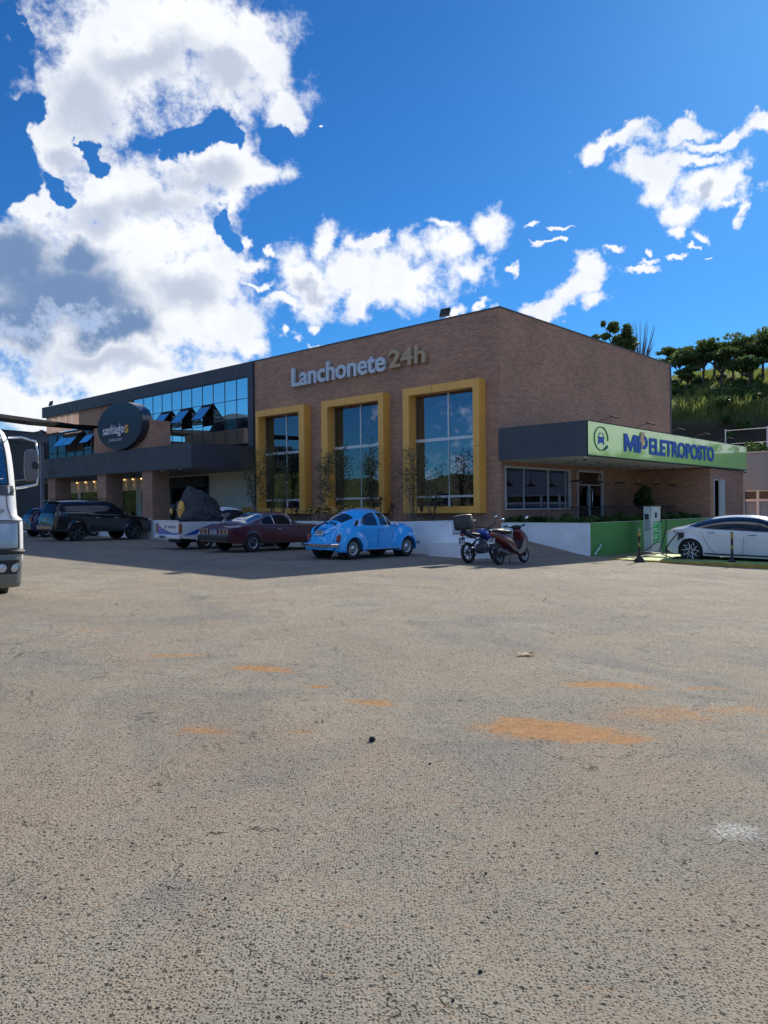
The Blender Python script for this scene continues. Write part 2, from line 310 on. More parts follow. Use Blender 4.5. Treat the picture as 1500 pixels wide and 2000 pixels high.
# ------------------------------------------------------------ ground of the lot
def ground_mat():
    m = bpy.data.materials.new('worn_asphalt'); m.use_nodes = True; t = NT(m.node_tree); t.flat = True
    P = t.n('ShaderNodeTexCoord').outputs['Object']
    # grain, stones and tar pits
    n_big = t.noise(P, .22, 5.0, .6); n_mid = t.noise(P, 1.3, 6.0, .65, .6); n_sm = t.noise(P, 11.0, 6.0, .7); n_gr = t.noise(P, 85.0, 4.0, .7)
    warp = t.v('ADD', P, t.v('MULTIPLY', t.v('SUBTRACT', t.noise(P, 48.0, 2.0, col=True), (.5, .5, .5)), (.012, .012, 0)))
    pit = t.n('ShaderNodeTexVoronoi', {'Vector': warp, 'Scale': 76.0, 'Randomness': 1.0}, voronoi_dimensions='2D'); pit2 = t.n('ShaderNodeTexVoronoi', {'Vector': warp, 'Scale': 27.0}, voronoi_dimensions='2D')
    sel = t.rng(t.n('ShaderNodeSeparateColor', {0: pit.outputs['Color']}).outputs[0], .35, .60)
    dens = t.rng(n_mid, .25, .75, .6, 1.2)
    pm = t.m('MULTIPLY', t.m('MULTIPLY', t.rng(pit.outputs['Distance'], .34, .20), sel), dens, clamp=True)
    sel2 = t.rng(t.n('ShaderNodeSeparateColor', {0: pit2.outputs['Color']}).outputs[1], .82, .9)
    pm2 = t.m('MULTIPLY', t.rng(pit2.outputs['Distance'], .25, .14), sel2)
    pits = t.m('MAXIMUM', pm, pm2)
    c = t.mix(t.rng(n_big, .3, .7), (.280, .246, .194), (.352, .308, .242))
    c = t.mix(t.m('MULTIPLY', t.rng(n_mid, .40, .70), .65), c, (.225, .215, .20))
    pale = t.rng(t.noise(t.n('ShaderNodeMapping', {'Vector': P, 'Scale': (1, .55, 1), 'Rotation': (0, 0, .5)}).outputs[0], .5, 5.0, .6, 1.0), .56, .70)
    c = t.mix(t.m('MULTIPLY', pale, .7), c, (.36, .33, .27))
    grey = t.rng(t.noise(t.v('ADD', P, (30, 9, 0)), .33, 5.0, .62, 1.2), .52, .66)
    c = t.mix(t.m('MULTIPLY', grey, .8), c, (.175, .175, .18))
    warm = t.rng(t.noise(t.v('ADD', P, (9, 33, 0)), .35, 5.0, .62, 1.2), .46, .68)
    c = t.mix(t.m('MULTIPLY', warm, .5), c, (.36, .26, .18))
    c = t.mix(t.rng(n_gr, .38, .70, .0, .55), c, (.42, .39, .34)); c = t.mix(t.rng(n_sm, .62, .8, 0, .4), c, (.12, .115, .11))
    c = t.mix(t.rng(n_gr, .46, .26, 0, .75), c, (.075, .072, .07))
    c = t.mix(t.m('MULTIPLY', pits, .94), c, (.035, .033, .032))
    # cracks
    cw = t.v('ADD', P, t.v('MULTIPLY', t.v('SUBTRACT', t.noise(P, 1.6, 5.0, .65, col=True), (.5, .5, .5)), (.9, .9, 0)))
    ck = t.n('ShaderNodeTexVoronoi', {'Vector': cw, 'Scale': .8}, feature='DISTANCE_TO_EDGE', voronoi_dimensions='2D')
    ckm = t.m('MULTIPLY', t.rng(ck.outputs['Distance'], .009, .002), t.m('MULTIPLY', t.rng(t.noise(t.v('ADD', P, (5, 5, 0)), 1.3, 3.0), .42, .54), t.rng(n_sm, .40, .6)))
    c = t.mix(t.m('MULTIPLY', ckm, .9), c, (.04, .038, .036))
    # red earth trodden onto the lot, and one white spill
    wv = t.v('ADD', P, t.v('MULTIPLY', t.v('SUBTRACT', t.noise(P, 2.6, 6.0, .7, col=True), (.5, .5, .5)), (.55, .35, 0)))
    acc = None
    for x, y, rx, ry, ro, s in [(1.15,5.14,.62,.27,-10,1.1),(1.02,5.35,.30,.16,-20,.9),(1.55,5.0,.26,.18,0,.9),(1.93,6.52,.50,.16,-6,1),(-1.15,7.05,.42,.16,-6,.9),(-.60,6.35,.14,.07,0,.8),(-.08,5.85,.22,.12,0,.9),
                            (-2.10,7.65,.34,.10,0,.8),(-1.25,5.05,.24,.12,0,.6),(2.75,6.45,.30,.10,0,.55),(2.65,5.75,.45,.2,0,.45),(2.9,5.1,.5,.3,0,.45),(2.05,5.6,.6,.35,0,.5),(3.1,5.7,.35,.16,0,.6),(-3.6,9.2,.7,.18,0,.35),(-.6,5.1,.2,.08,0,.4)]:
        mp = t.n('ShaderNodeMapping', {'Vector': wv, 'Location': (x, y, 0), 'Rotation': (0, 0, R(ro)), 'Scale': (rx, ry, 1)}, vector_type='TEXTURE')
        e = t.m('MULTIPLY', t.rng(t.v('LENGTH', t.v('MULTIPLY', mp.outputs[0], (1, 1, 0))), 1.15, .35), s)
        acc = e if acc is None else t.m('MAXIMUM', acc, e)
    gate = t.rng(t.m('ADD', acc, t.m('MULTIPLY', t.m('SUBTRACT', t.noise(t.n('ShaderNodeMapping', {'Vector': P, 'Scale': (.45, 1.6, 1), 'Rotation': (0, 0, .15)}).outputs[0], 16.0, 6.0, .75), .5), 2.1)), .22, .72)
    gate = t.m('MULTIPLY', gate, t.rng(pits, 0, 1, 1, .45))
    c = t.mix(t.m('MULTIPLY', gate, .85), c, t.mix(t.rng(n_sm, .3, .7), (.40, .18, .06), (.52, .28, .11)))
    mp = t.n('ShaderNodeMapping', {'Vector': wv, 'Location': (1.62, 3.58, 0), 'Scale': (.17, .12, 1)}, vector_type='TEXTURE')
    sp = t.m('MULTIPLY', t.rng(t.v('LENGTH', t.v('MULTIPLY', mp.outputs[0], (1, 1, 0))), 1.0, .3), t.rng(t.noise(P, 60.0, 3.0), .42, .6))
    c = t.mix(t.m('MULTIPLY', sp, .8), c, (.62, .64, .66))
    # pale tyre-swept dust in the left middle distance
    tw = t.n('ShaderNodeMapping', {'Vector': wv, 'Location': (-4.1, 9.3, 0), 'Rotation': (0, 0, R(-35)), 'Scale': (1.5, .5, 1)}, vector_type='TEXTURE')
    du = t.m('MULTIPLY', t.rng(t.v('LENGTH', t.v('MULTIPLY', tw.outputs[0], (1, 1, 0))), 1.1, .4), t.rng(t.noise(t.n('ShaderNodeMapping', {'Vector': P, 'Scale': (1, 9, 1), 'Rotation': (0, 0, R(-35))}).outputs[0], 2.0, 4.0), .4, .6))
    c = t.mix(t.m('MULTIPLY', du, .5), c, (.42, .37, .29))
    hgt = t.m('ADD', t.m('MULTIPLY', pits, -.9), t.m('ADD', t.m('MULTIPLY', n_sm, .5), t.m('MULTIPLY', n_gr, 1.1)))
    hgt = t.m('ADD', hgt, t.m('MULTIPLY', ckm, -1.2))
    bp = t.n('ShaderNodeBump', {'Strength': 1.0, 'Distance': .013, 'Height': hgt})
    bp2 = t.n('ShaderNodeBump', {'Strength': .5, 'Distance': .035, 'Height': n_mid, 'Normal': bp.outputs[0]})
    p = t.n('ShaderNodeBsdfPrincipled', {'Base Color': c, 'Roughness': .92, 'Specular IOR Level': .25, 'Normal': bp2.outputs[0]})
    t.n('ShaderNodeOutputMaterial', {0: p.outputs[0]}); return m
GM = ground_mat()
b = MB(); xs = [-420, -300, -200, -120, -80, -50]+list(range(-40, 41, 2))+[50, 80, 120, 200, 300, 420]; ys = [-420, -200, -60, -20, 0, 10, 20, 30, 45, 60, 100, 200, 420]
def gz(x): return g(max(-60, min(45, x)))
vs = [(x, y, gz(x)) for y in ys for x in xs]; nx = len(xs)
b.add(vs, [(j*nx+i, j*nx+i+1, (j+1)*nx+i+1, (j+1)*nx+i) for j in range(len(ys)-1) for i in range(nx-1)], sm=True)
tag(b.build('ground', GM), kind='structure')

# ramp rising from the lot to the building corner between the two planters
b = MB(); N = 12
vs = []
for j in range(N+1):
    for i in range(N+1):
        a = -1.6+5.1*i/N; bb = -3.3+3.28*j/N
        fa = max(0, min(1, (3.35-a)/3.3)); fb = max(0, min(1, (bb+3.2)/3.0))
        p = L2W(a, bb); z = g(p.x)+.62*fa*fb**1.2+.006
        vs.append((p.x, p.y, z))
b.add(vs, [(j*(N+1)+i, j*(N+1)+i+1, (j+1)*(N+1)+i+1, (j+1)*(N+1)+i) for j in range(N) for i in range(N)], sm=True)
tag(b.build('ramp', GM), kind='structure')

# hills: a ring of green hillside, high on the right with a steep dark bank
def hill_mat():
    m = bpy.data.materials.new('hill_grass'); m.use_nodes = True; t = NT(m.node_tree)
    P = t.n('ShaderNodeTexCoord').outputs['Object']
    c = t.mix(t.rng(t.noise(P, .12, 6.0, .65), .35, .65), (.07, .09, .03), (.15, .18, .05))
    c = t.mix(t.rng(t.noise(P, 1.2, 6.0, .7), .5, .75, 0, .6), c, (.03, .05, .02))
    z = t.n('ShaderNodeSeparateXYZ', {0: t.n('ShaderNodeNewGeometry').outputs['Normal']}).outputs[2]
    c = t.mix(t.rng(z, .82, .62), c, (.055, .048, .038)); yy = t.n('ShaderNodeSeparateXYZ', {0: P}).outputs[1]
    c = t.mix(t.rng(yy, 30.0, 0.0, 0, .8), c, (.05, .048, .035))
    bp = t.n('ShaderNodeBump', {'Strength': 1.0, 'Distance': .6, 'Height': t.noise(P, 1.1, 6.0, .75)})
    p = t.n('ShaderNodeBsdfPrincipled', {'Base Color': c, 'Roughness': .9, 'Specular IOR Level': .2, 'Normal': bp.outputs[0]})
    t.n('ShaderNodeOutputMaterial', {0: p.outputs[0]}); return m
def sstep(x, a, b): x = max(0, min(1, (x-a)/(b-a))); return x*x*(3-2*x)
def hz(az, r):   # azimuth in degrees clockwise from +y
    n = math.sin(az*.31)+.6*math.sin(az*.83+1)+.4*math.sin(az*.17+2+r*.02)
    low = 1+sstep(r, 95, 170)*(9+1.6*n)
    k = sstep(az, 8, 16)*(1-sstep(az, 36, 46))
    low *= 1-.55*sstep(az, 38, 46)*(1-sstep(az, 95, 120))
    hi = sstep(r, 83, 93)*12.8+max(0, min(1, (r-91)/44))*10.3+sstep(r, 135, 200)*1+.4*n*sstep(r, 100, 130)
    return low*(1-k)+hi*k if r > 80 else low*(1-k)*sstep(r, 70, 95)-.8
b = MB(); AZS = [i*1.5-180 for i in range(240)]; RS = [72, 80, 84, 87, 90, 93, 96, 100, 106, 112, 120, 128, 136, 145, 160, 180, 210]
random.seed(3)
vs = []
for r in RS:
    for a in AZS: vs.append((r*math.sin(R(a)), r*math.cos(R(a)), hz(a, r)-.3+random.uniform(-.35, .35)*(r > 84)))
na = len(AZS)
b.add(vs, [(j*na+i, (j+1)*na+i, (j+1)*na+(i+1) % na, j*na+(i+1) % na) for j in range(len(RS)-1) for i in range(na)], sm=True)
tag(b.build('hills', hill_mat()), kind='structure')

# ------------------------------------------------------------ foliage
def leaf_mat(name, c1, c2, trans=.25, rough=.6, sc=.9):
    m = bpy.data.materials.new(name); m.use_nodes = True; t = NT(m.node_tree)
    P = t.n('ShaderNodeTexCoord').outputs['Object']
    c = t.mix(t.rng(t.noise(P, sc, 3.0), .35, .65), c1, c2)
    p = t.n('ShaderNodeBsdfPrincipled', {'Base Color': c, 'Roughness': rough, 'Specular IOR Level': .3})
    tr = t.n('ShaderNodeBsdfTranslucent', {'Color': c}); mx = t.n('ShaderNodeMixShader', {0: trans, 1: p.outputs[0], 2: tr.outputs[0]})
    t.n('ShaderNodeOutputMaterial', {0: mx.outputs[0]}); MATS[name] = m; return m
LF_TREE = leaf_mat('tree_leaves', (.06, .095, .03), (.13, .18, .05), .45)
LF_GRASS = leaf_mat('tall_grass', (.13, .17, .04), (.26, .28, .075), .45)
LF_HEDGE = leaf_mat('hedge_leaves', (.035, .075, .02), (.09, .15, .035))
LF_SHRUB = leaf_mat('shrub_leaves', (.09, .11, .05), (.17, .18, .08), .4)
LF_CROTON = leaf_mat('croton_leaves', (.62, .48, .16), (.52, .26, .10), .3, sc=3.0)
LF_CORDY = leaf_mat('purple_leaves', (.05, .02, .03), (.10, .04, .05))
LF_DRAC = leaf_mat('strap_leaves', (.03, .06, .025), (.08, .13, .05))
BARK = mat('bark', (.09, .07, .055), .9, var=.3, vs=8, bump=.5, bs=40)
BARKL = mat('pale_bark', (.20, .17, .14), .9, var=.2, vs=8)
def leaves(centres, radii, n, size, flat=.6, seed=0, elong=1.6):
    """n small leaf quads spread through ellipsoids; arrays of verts and faces"""
    rs = np.random.RandomState(seed); C = np.array(centres, float); Rr = np.array(radii, float)
    if Rr.ndim == 1: Rr = np.stack([Rr, Rr, Rr*flat], 1)
    w = Rr.prod(1)**(2/3.); idx = rs.choice(len(C), n, p=w/w.sum())
    dv = rs.normal(size=(n, 3)); dv /= np.linalg.norm(dv, axis=1)[:, None]
    rad = rs.uniform(0, 1, n)**.45
    p = C[idx]+dv*Rr[idx]*rad[:, None]
    u = rs.normal(size=(n, 3)); u /= np.linalg.norm(u, axis=1)[:, None]; w_ = rs.normal(size=(n, 3)); v = np.cross(u, w_); v /= np.linalg.norm(v, axis=1)[:, None]
    s = size*rs.uniform(.6, 1.4, n)[:, None]; u = u*s*elong*.5; v = v*s*.5
    V = np.stack([p-u, p+v*.8, p+u, p-v*.8], 1).reshape(-1, 3); F = np.arange(4*n).reshape(-1, 4)
    return V, F
def mesh_np(name, V, F, m, parent=None):
    me = bpy.data.meshes.new(name); me.from_pydata(V.tolist(), [], F.tolist()); me.materials.append(m); me.update()
    o = bpy.data.objects.new(name, me); COL.objects.link(o)
    if parent: o.parent = parent
    return o

# ------------------------------------------------------------ walls with openings
def wall(M, p0, p1, z0, z1, th, holes=(), mi=0):
    """vertical wall from p0 to p1 (2-D), thickness th to the left of p0->p1, openings (s0,s1,z0,z1)"""
    p0 = Vector((p0[0], p0[1], 0)); p1 = Vector((p1[0], p1[1], 0)); L = (p1-p0).length; d = (p1-p0)/L; n = Vector((-d.y, d.x, 0))
    ss = sorted({0, L}|{h[0] for h in holes}|{h[1] for h in holes}); zs = sorted({z0, z1}|{h[2] for h in holes}|{h[3] for h in holes})
    ss = [s for s in ss if 0 <= s <= L]; zs = [z for z in zs if z0 <= z <= z1]
    P = lambda s, z, k: tuple(p0+d*s+n*(th*k)+Vector((0, 0, z)))
    def solid(i, j):
        if not (0 <= i < len(ss)-1 and 0 <= j < len(zs)-1): return False
        sc, zc = (ss[i]+ss[i+1])/2, (zs[j]+zs[j+1])/2
        return not any(h[0] < sc < h[1] and h[2] < zc < h[3] for h in holes)
    for i in range(len(ss)-1):
        for j in range(len(zs)-1):
            if not solid(i, j): continue
            a, c, e, f = ss[i], ss[i+1], zs[j], zs[j+1]
            M.quad(P(a, e, 0), P(c, e, 0), P(c, f, 0), P(a, f, 0), mi); M.quad(P(c, e, 1), P(a, e, 1), P(a, f, 1), P(c, f, 1), mi)
            if not solid(i-1, j): M.quad(P(a, e, 1), P(a, e, 0), P(a, f, 0), P(a, f, 1), mi)
            if not solid(i+1, j): M.quad(P(c, e, 0), P(c, e, 1), P(c, f, 1), P(c, f, 0), mi)
            if not solid(i, j-1): M.quad(P(a, e, 0), P(a, e, 1), P(c, e, 1), P(c, e, 0), mi)
            if not solid(i, j+1): M.quad(P(a, f, 0), P(c, f, 0), P(c, f, 1), P(a, f, 1), mi)
    return M
TOP = 8.75
INT = mat('interior_wall', (.16, .13, .11), .9); INTF = mat('interior_floor', (.12, .11, .10), .5)

# ============================================================ brick snack bar
bld = lthing('snack_bar_building', 0, 0, 0, 'tall brown brick snack bar block with three yellow framed windows and a side terrace', 'building')
TW = [(-4.01, -.92), (-8.68, -5.66), (-13.49, -10.57)]   # the three tall glazed openings
FO = [(-4.33, -.65), (-9.07, -5.38), (-13.69, -10.22)]
b = MB()
# front wall p0->p1 runs to the left so that "left of travel" is inward (+y): travel +x => left is +y
wall(b, (-14.27, 0), (0, 0), -.6, TOP, .25, [(x0+14.27, x1+14.27, 1.5, 5.95) for x0, x1 in TW])
wall(b, (0, .25), (0, 15.66), -.6, TOP, .25, [(.05, 4.83, 1.45, 2.95), (5.47, 7.7, 1.0, 3.02)])
b.box(-14.27, .25-.25, 15.41, 15.66, -.6, TOP-.003)
b.box(-14.27, -14.02, .25, 15.41, -.6, TOP-.003)
# annex with the side door under the end of the canopy
wall(b, (0, 11.5), (3.4, 11.5), .4, 3.15, .25); wall(b, (3.4, 11.75), (3.4, 16.0), -.6, 3.15, .25, [(.22, 1.50, 1.0, 2.62)])
b.box(0, 3.15, 15.75, 16.0, -.6, 3.147)
b.build('brick_wall', BRICK, bld)
b = MB(); b.box(-14.0, -.26, .26, 15.4, 8.2, 8.35); b.build('roof', CONC, bld)
b = MB(); b.box(-14.29, .02, -.02, .27, TOP, TOP+.05); b.box(-.27, .03, .27, 15.68, TOP, TOP+.05); b.box(-.01, .035, 15.60, 15.70, 3.2, TOP)
b.build('coping', BLACKP, bld)
b = MB(); b.box(-14.0, -.3, .3, 15.4, .9, 1.0); b.box(.02, 3.3, .2, 15.7, .55, .9)
b.build('floor_slab', INTF, bld)
b = MB(); b.box(-14.0, -.3, 7.0, 7.1, 1.0, 8.2); b.box(-5.1, -4.9, .3, 7, 1, 4.3); b.box(-9.9, -9.7, 1.2, 7, 1, 8.2)
b.box(-14, -10.1, .9, 7, 4.3, 4.5); b.build('inner_wall', INT, bld)
for i, ((f0, f1), (x0, x1)) in enumerate(zip(FO, TW)):
    b = MB(); Y0, Y1 = -.43, .0
    z0, z1, zi0, zi1 = 1.3, 6.23, 1.56, 5.93
    for bx in ((f0, x0, z0, z1), (x1, f1, z0, z1), (x0, x1, z0, zi0), (x0, x1, zi1, z1)): b.box(bx[0], bx[1], Y0, Y1, bx[2], bx[3])
    w = b.build('window', YEL, bld, weld=False)
    # fine joints of the cladding
    xm = (x0+x1)/2-.4
    for bx in ((f0-.002, x0+.002, Y0-.003, Y0+.01, 3.75, 3.762), (x1-.002, f1+.003, Y0-.003, Y0+.01, 3.75, 3.762), (xm, xm+.012, Y0-.003, Y0+.01, zi1, z1+.002)):
        j = MB(); j.box(*bx); j.build('joint', DARK, w)
    b = MB(); xm = (x0+x1)/2+.07
    b.box(x0, x1, .02, .10, 4.10, 4.22); b.box(xm-.035, xm+.035, .025, .095, 4.22, zi1); b.box(x0, x1, .02, .10, 1.90, 1.98)
    b.box(xm-.04, xm+.04, .025, .095, 1.56, 1.90); b.box(xm-.012, xm+.012, .03, .09, 1.98, 4.10)
    b.build('mullion', ALU, w)
    for (a0, a1, c0, c1) in ((x0, xm-.035, 4.22, zi1), (xm+.035, x1, 4.22, zi1), (x0, xm-.012, 1.98, 4.10), (xm+.012, x1, 1.98, 4.10), (x0, xm-.04, 1.56, 1.9), (xm+.04, x1, 1.56, 1.9)):
        q_ = MB(); q_.box(a0, a1, .055, .063, c0, c1); q_.build('pane', GLASS, w)
# side window and glass door under the canopy
b = MB(); X0, X1 = -.06, .03
for bx in ((.30, 5.08, 1.40, 1.45), (.30, 5.08, 2.95, 3.02), (4.98, 5.10, 1.45, 2.95), (.25, .30, 1.40, 3.02)): b.box(X0, X1, bx[0], bx[1], bx[2], bx[3])
for yy in (1.55, 3.3, 3.36, 4.7): b.box(-.05, -.01, yy, yy+.035, 1.45, 2.95)
w = b.build('window', ALU, bld)
for y0, y1 in ((.3, 1.55), (1.585, 3.3), (3.395, 4.7), (4.735, 4.98)):
    q_ = MB(); q_.box(-.035, -.028, y0, y1, 1.45, 2.95); q_.build('pane', GLASS, w)
b = MB()
for bx in ((5.69, 5.77, 1.0, 3.05), (7.92, 8.02, 1.0, 3.05), (5.77, 7.92, 2.95, 3.05), (6.75, 6.79, 1.0, 2.4), (5.77, 7.92, 2.4, 2.44)): b.box(X0, X1, *bx)
w = b.build('door', ALU, bld)
for y0, y1, z0, z1 in ((5.77, 6.75, 1.0, 2.4), (6.79, 7.92, 1.0, 2.4), (5.77, 7.92, 2.44, 2.95)):
    q_ = MB(); q_.box(-.035, -.028, y0, y1, z0, z1); q_.build('pane', GLASS, w)
b = MB(); b.tube([(.05, 6.85, 1.5), (.09, 6.85, 1.55), (.09, 6.85, 2.2), (.05, 6.85, 2.25)], .016); b.build('handle', CHROME, w)
b = MB(); b.box(3.36, 3.43, 11.92, 11.97, 1.0, 2.66); b.box(3.36, 3.43, 13.25, 13.30, 1.0, 2.66); b.box(3.36, 3.43, 11.97, 13.25, 2.62, 2.67)
w = b.build('door', ALU, bld, bevel=.004)
b = MB(); b.box(3.36, 3.40, 12.65, 13.25, 1.0, 2.62); b.build('door_leaf', mat('door_paint', (.50, .55, .50), .5), w)
b = MB(); b.box(3.1, 3.14, 11.9, 12.7, 1.0, 2.62); b.build('inner_wall', DARK, w)
# canopy: dark fascia in front, white soffit
b = MB(); b.box(-.06, 3.42, -.06, .0, 3.19, 4.37); b.box(-.06, 0, .0-.001, .3, 3.19, 4.37); b.build('canopy_fascia', BLACKP, bld)
b = MB(); b.box(.01, 3.38, .0, 16.3, 3.19, 3.25); b.build('canopy_soffit', CEIL, bld)
b = MB(); b.box(.01, 3.36, .0, 16.3, 4.20, 4.28); b.build('canopy_roof', CONC, bld)
for i in range(6):
    b = MB(); b.lathe([(.0, 3.178), (.11, 3.178), (.125, 3.188)], (1.05+.0*i, 1.3+1.75*i, 0), 'z', 16); b.build('ceiling_spot', DARK, bld)

# green sign face along the canopy
SGN = lthing('canopy_sign', 3.42, 0, 0, 'long green fascia sign on the canopy edge with blue capitals and a car emblem', 'sign')
def green_mat():
    m = bpy.data.materials.new('green_sign_face'); m.use_nodes = True; t = NT(m.node_tree)
    P = t.n('ShaderNodeTexCoord').outputs['Object']; sp = t.n('ShaderNodeSeparateXYZ', {0: P})
    c = t.mix(t.rng(t.noise(P, .5, 3.0), .3, .7), (.44, .84, .16), (.48, .88, .20))
    p = t.n('ShaderNodeBsdfPrincipled', {'Base Color': c, 'Roughness': .25, 'Coat Weight': 1.0, 'Coat Roughness': .06, 'Coat IOR': 1.62})
    t.n('ShaderNodeOutputMaterial', {0: p.outputs[0]}); return m
GREEN = green_mat()
b = MB()
for i in range(13):
    y0 = -.06+i*16.36/13; b.box(0, .06, y0+.004, y0+16.36/13-.004, 3.22, 4.34)
b.build('sign_face', GREEN, SGN)
b = MB(); b.box(-.01, .075, -.065, 16.31, 4.34, 4.37); b.box(-.01, .075, -.065, 16.31, 3.17, 3.22); b.box(-.005, .055, -.062, 16.3, 3.22, 4.34); b.build('sign_frame', DARK, SGN)
BLET = mat('blue_sign_lettering', (.02, .12, .50), .5, spec=.3)
MY = Matrix.Rotation(R(90), 4, 'Z')   # letters reading along +y, facing +x
def sgt(name, body, y0, y1, z0, z1, m, off=.02, dep=.03):
    return text_mesh(name, body, y1-y0, z1-z0, dep, m, SGN, Matrix.Translation((.061+dep/2*0, y0, z0)) @ MY, offset=off)
def sgp(name, pts, m):
    b = MB(); b.prism([(.062, y, z) for y, z in pts], (.03, 0, 0)); return b.build(name, m, SGN)
sgp('lettering', [(2.62, 3.46), (2.62, 4.10), (2.86, 4.10), (3.14, 3.72), (3.42, 4.10), (3.66, 4.10), (3.66, 3.46), (3.46, 3.46), (3.46, 3.80), (3.14, 3.46), (2.82, 3.80), (2.82, 3.46)], BLET)
sgp('lettering', [(3.76, 3.46), (3.76, 4.08), (3.90, 4.08), (3.98, 3.86), (3.98, 3.46)], BLET)
sgp('lettering', [(4.02, 3.62), (4.02, 3.76), (4.40, 3.76), (4.46, 3.82), (4.46, 3.94), (4.36, 4.02), (4.36, 4.12), (4.52, 4.06), (4.62, 3.94), (4.62, 3.78), (4.50, 3.66), (4.36, 3.62)], BLET)
sgt('lettering', 'ELETROPOSTO', 4.80, 11.70, 3.44, 4.08, BLET, .03)
b = MB(); b.prism([(.093, y, z) for y, z in ((4.02, 4.24), (4.34, 4.24), (4.20, 3.98), (4.36, 3.98), (3.96, 3.52), (4.06, 3.86), (3.90, 3.86))], (.012, 0, 0)); b.build('bolt_emblem', mat('peach_paint', (.75, .50, .33), .5), SGN)
b = MB(); pts = []
for k in range(27):
    a = R(-8+k*11.6); pts.append((.075, .86+.50*math.cos(a), 3.80+.40*math.sin(a)))
b.tube(pts, .016, 6); b.tube([pts[-1], (.075, 1.26, 3.52), (.075, 1.30, 3.60)], [.035, .05, .012], 6)
b.build('plug_ring_emblem', mat('dark_green_print', (.01, .10, .09), .4), SGN)
b = MB()
for y0, y1, z0, z1 in ((.66, 1.06, 3.74, 3.86), (.64, .72, 3.60, 3.74), (1.0, 1.08, 3.60, 3.74), (.72, 1.0, 3.66, 3.74), (.60, .66, 3.83, 3.87), (1.06, 1.12, 3.83, 3.87)): b.box(.062, .072, y0, y1, z0, z1)
b.tube([(.068, .69, 3.86), (.068, .74, 3.99), (.068, .98, 3.99), (.068, 1.03, 3.86)], .012, 5); b.build('car_emblem', BLET, SGN)

# wall lettering
SL = lthing('wall_sign', -11.32, 0, 7.16, 'large pale raised word Lanchonete on the brick above the yellow windows', 'sign')
text_mesh('lettering', 'Lanchonete', 5.85, .86, .13, mat('pale_letter_face', (.58, .62, .68), .45), SL, Matrix.Translation((0, -.055, -.02)), offset=.022)
SL2 = lthing('wall_sign', -5.26, 0, 7.20, 'weathered tan raised 24h beside the pale word on the brick wall', 'sign')
text_mesh('lettering', '24h', 1.92, .72, .16, mat('tan_letter_face', (.48, .35, .22), .6), SL2, Matrix.Translation((0, -.055, 0)), offset=.02)

# ============================================================ restaurant block to the left
rb = lthing('restaurant_building', -14.3, 0, 0, 'long dark clad restaurant block with mirrored upper glazing and a deep dark porch', 'building')
# local x here is a+14.3
U = lambda a: a+14.3
b = MB()
b.box(U(-38.1), U(-14.32), -.10, .35, 8.07, 8.78)              # top band
b.box(U(-14.72), U(-14.32), -.10, .35, 4.55, 8.07)
b.box(U(-26.1), U(-25.75), -.06, .3, 4.6, 8.07)
b.box(U(-14.31), U(-14.28), -.06, .2, -.2, 8.78)
b.build('dark_cladding', BLACKP, rb)
b = MB(); b.box(U(-33.0), U(-26.1), .1, .4, 6.9, 8.07); b.box(U(-26.1), U(-25.0), .35, .5, 4.6, 8.07); b.build('brick_wall', BRICK, rb)
b = MB()
for i in range(5): b.box(U(-37.9+i*.98), U(-37.9+(i+1)*.98-.03), .12, .121, 6.95, 8.07)
b.build('peach_panel', leaf_mat('peach_panel', (.80, .62, .48), (.86, .68, .55), .35, .7, 1.5), rb)
b = MB(); b.box(U(-37.9), U(-14.6), 1.2, 1.35, 4.6, 6.8); b.box(U(-26), U(-14.6), 1.2, 1.35, 6.8, 8.2); b.box(U(-37.9), U(-14.6), 12, 12.2, -.2, 7.0); b.box(U(-38.0), U(-37.85), .35, 12, -.2, 6.9)
b.box(U(-37.9), U(-14.6), .36, 12, 6.82, 6.9); b.box(U(-26), U(-14.6), .36, 6, 8.2, 8.28); b.build('inner_wall', INT, rb)
# curtain glazing, three rows of panels
XM = [-25.70, -24.6, -23.6, -22.62, -21.62, -20.66, -19.67, -18.67, -17.70, -16.69, -15.70, -14.72]; ZM = [8.05, 7.03, 5.92, 4.80]
cw = MB()
for x in XM: cw.box(U(x)-.018, U(x)+.018, -.045, .02, 4.6, 8.06)
for z in ZM: cw.box(U(XM[0]), U(XM[-1]), -.04, .02, z-.015, z+.015)
cwo = cw.build('curtain_window', DARK, rb)
OPEN = {(3, 1), (5, 1), (7, 1)}
for i in range(11):
    for j in range(3):
        x0, x1, z1, z0 = U(XM[i])+.015, U(XM[i+1])-.015, ZM[j]-.012, ZM[j+1]+.012
        q_ = MB()
        if (i, j) in OPEN:
            an = R(40); L = z1-z0; dy, dz = -L*math.sin(an), -L*math.cos(an)
            q_.add([(x0, -.05, z1), (x1, -.05, z1), (x1, -.05+dy, z1+dz), (x0, -.05+dy, z1+dz), (x0, -.07, z1), (x1, -.07, z1), (x1, -.07+dy, z1+dz), (x0, -.07+dy, z1+dz)],
                   [(0, 1, 2, 3), (4, 7, 6, 5), (0, 4, 5, 1), (1, 5, 6, 2), (2, 6, 7, 3), (3, 7, 4, 0)])
            o = q_.build('open_sash', CURT, cwo)
            fr = MB()
            for xx in (x0, x1): fr.tube([(xx, -.06, z1), (xx, -.06+dy, z1+dz)], .022, 4)
            fr.tube([(x0, -.06+dy, z1+dz), (x1, -.06+dy, z1+dz)], .022, 4); fr.tube([(x0, 0, z0+.25), (x0, -.06+dy*.8, z1+dz*.8)], .012, 4); fr.tube([(x1, 0, z0+.25), (x1, -.06+dy*.8, z1+dz*.8)], .012, 4)
            fr.build('sash_frame', DARK, cwo)
        else:
            q_.box(x0, x1, -.03, -.02, z0, z1); q_.build('pane', CURT, cwo)
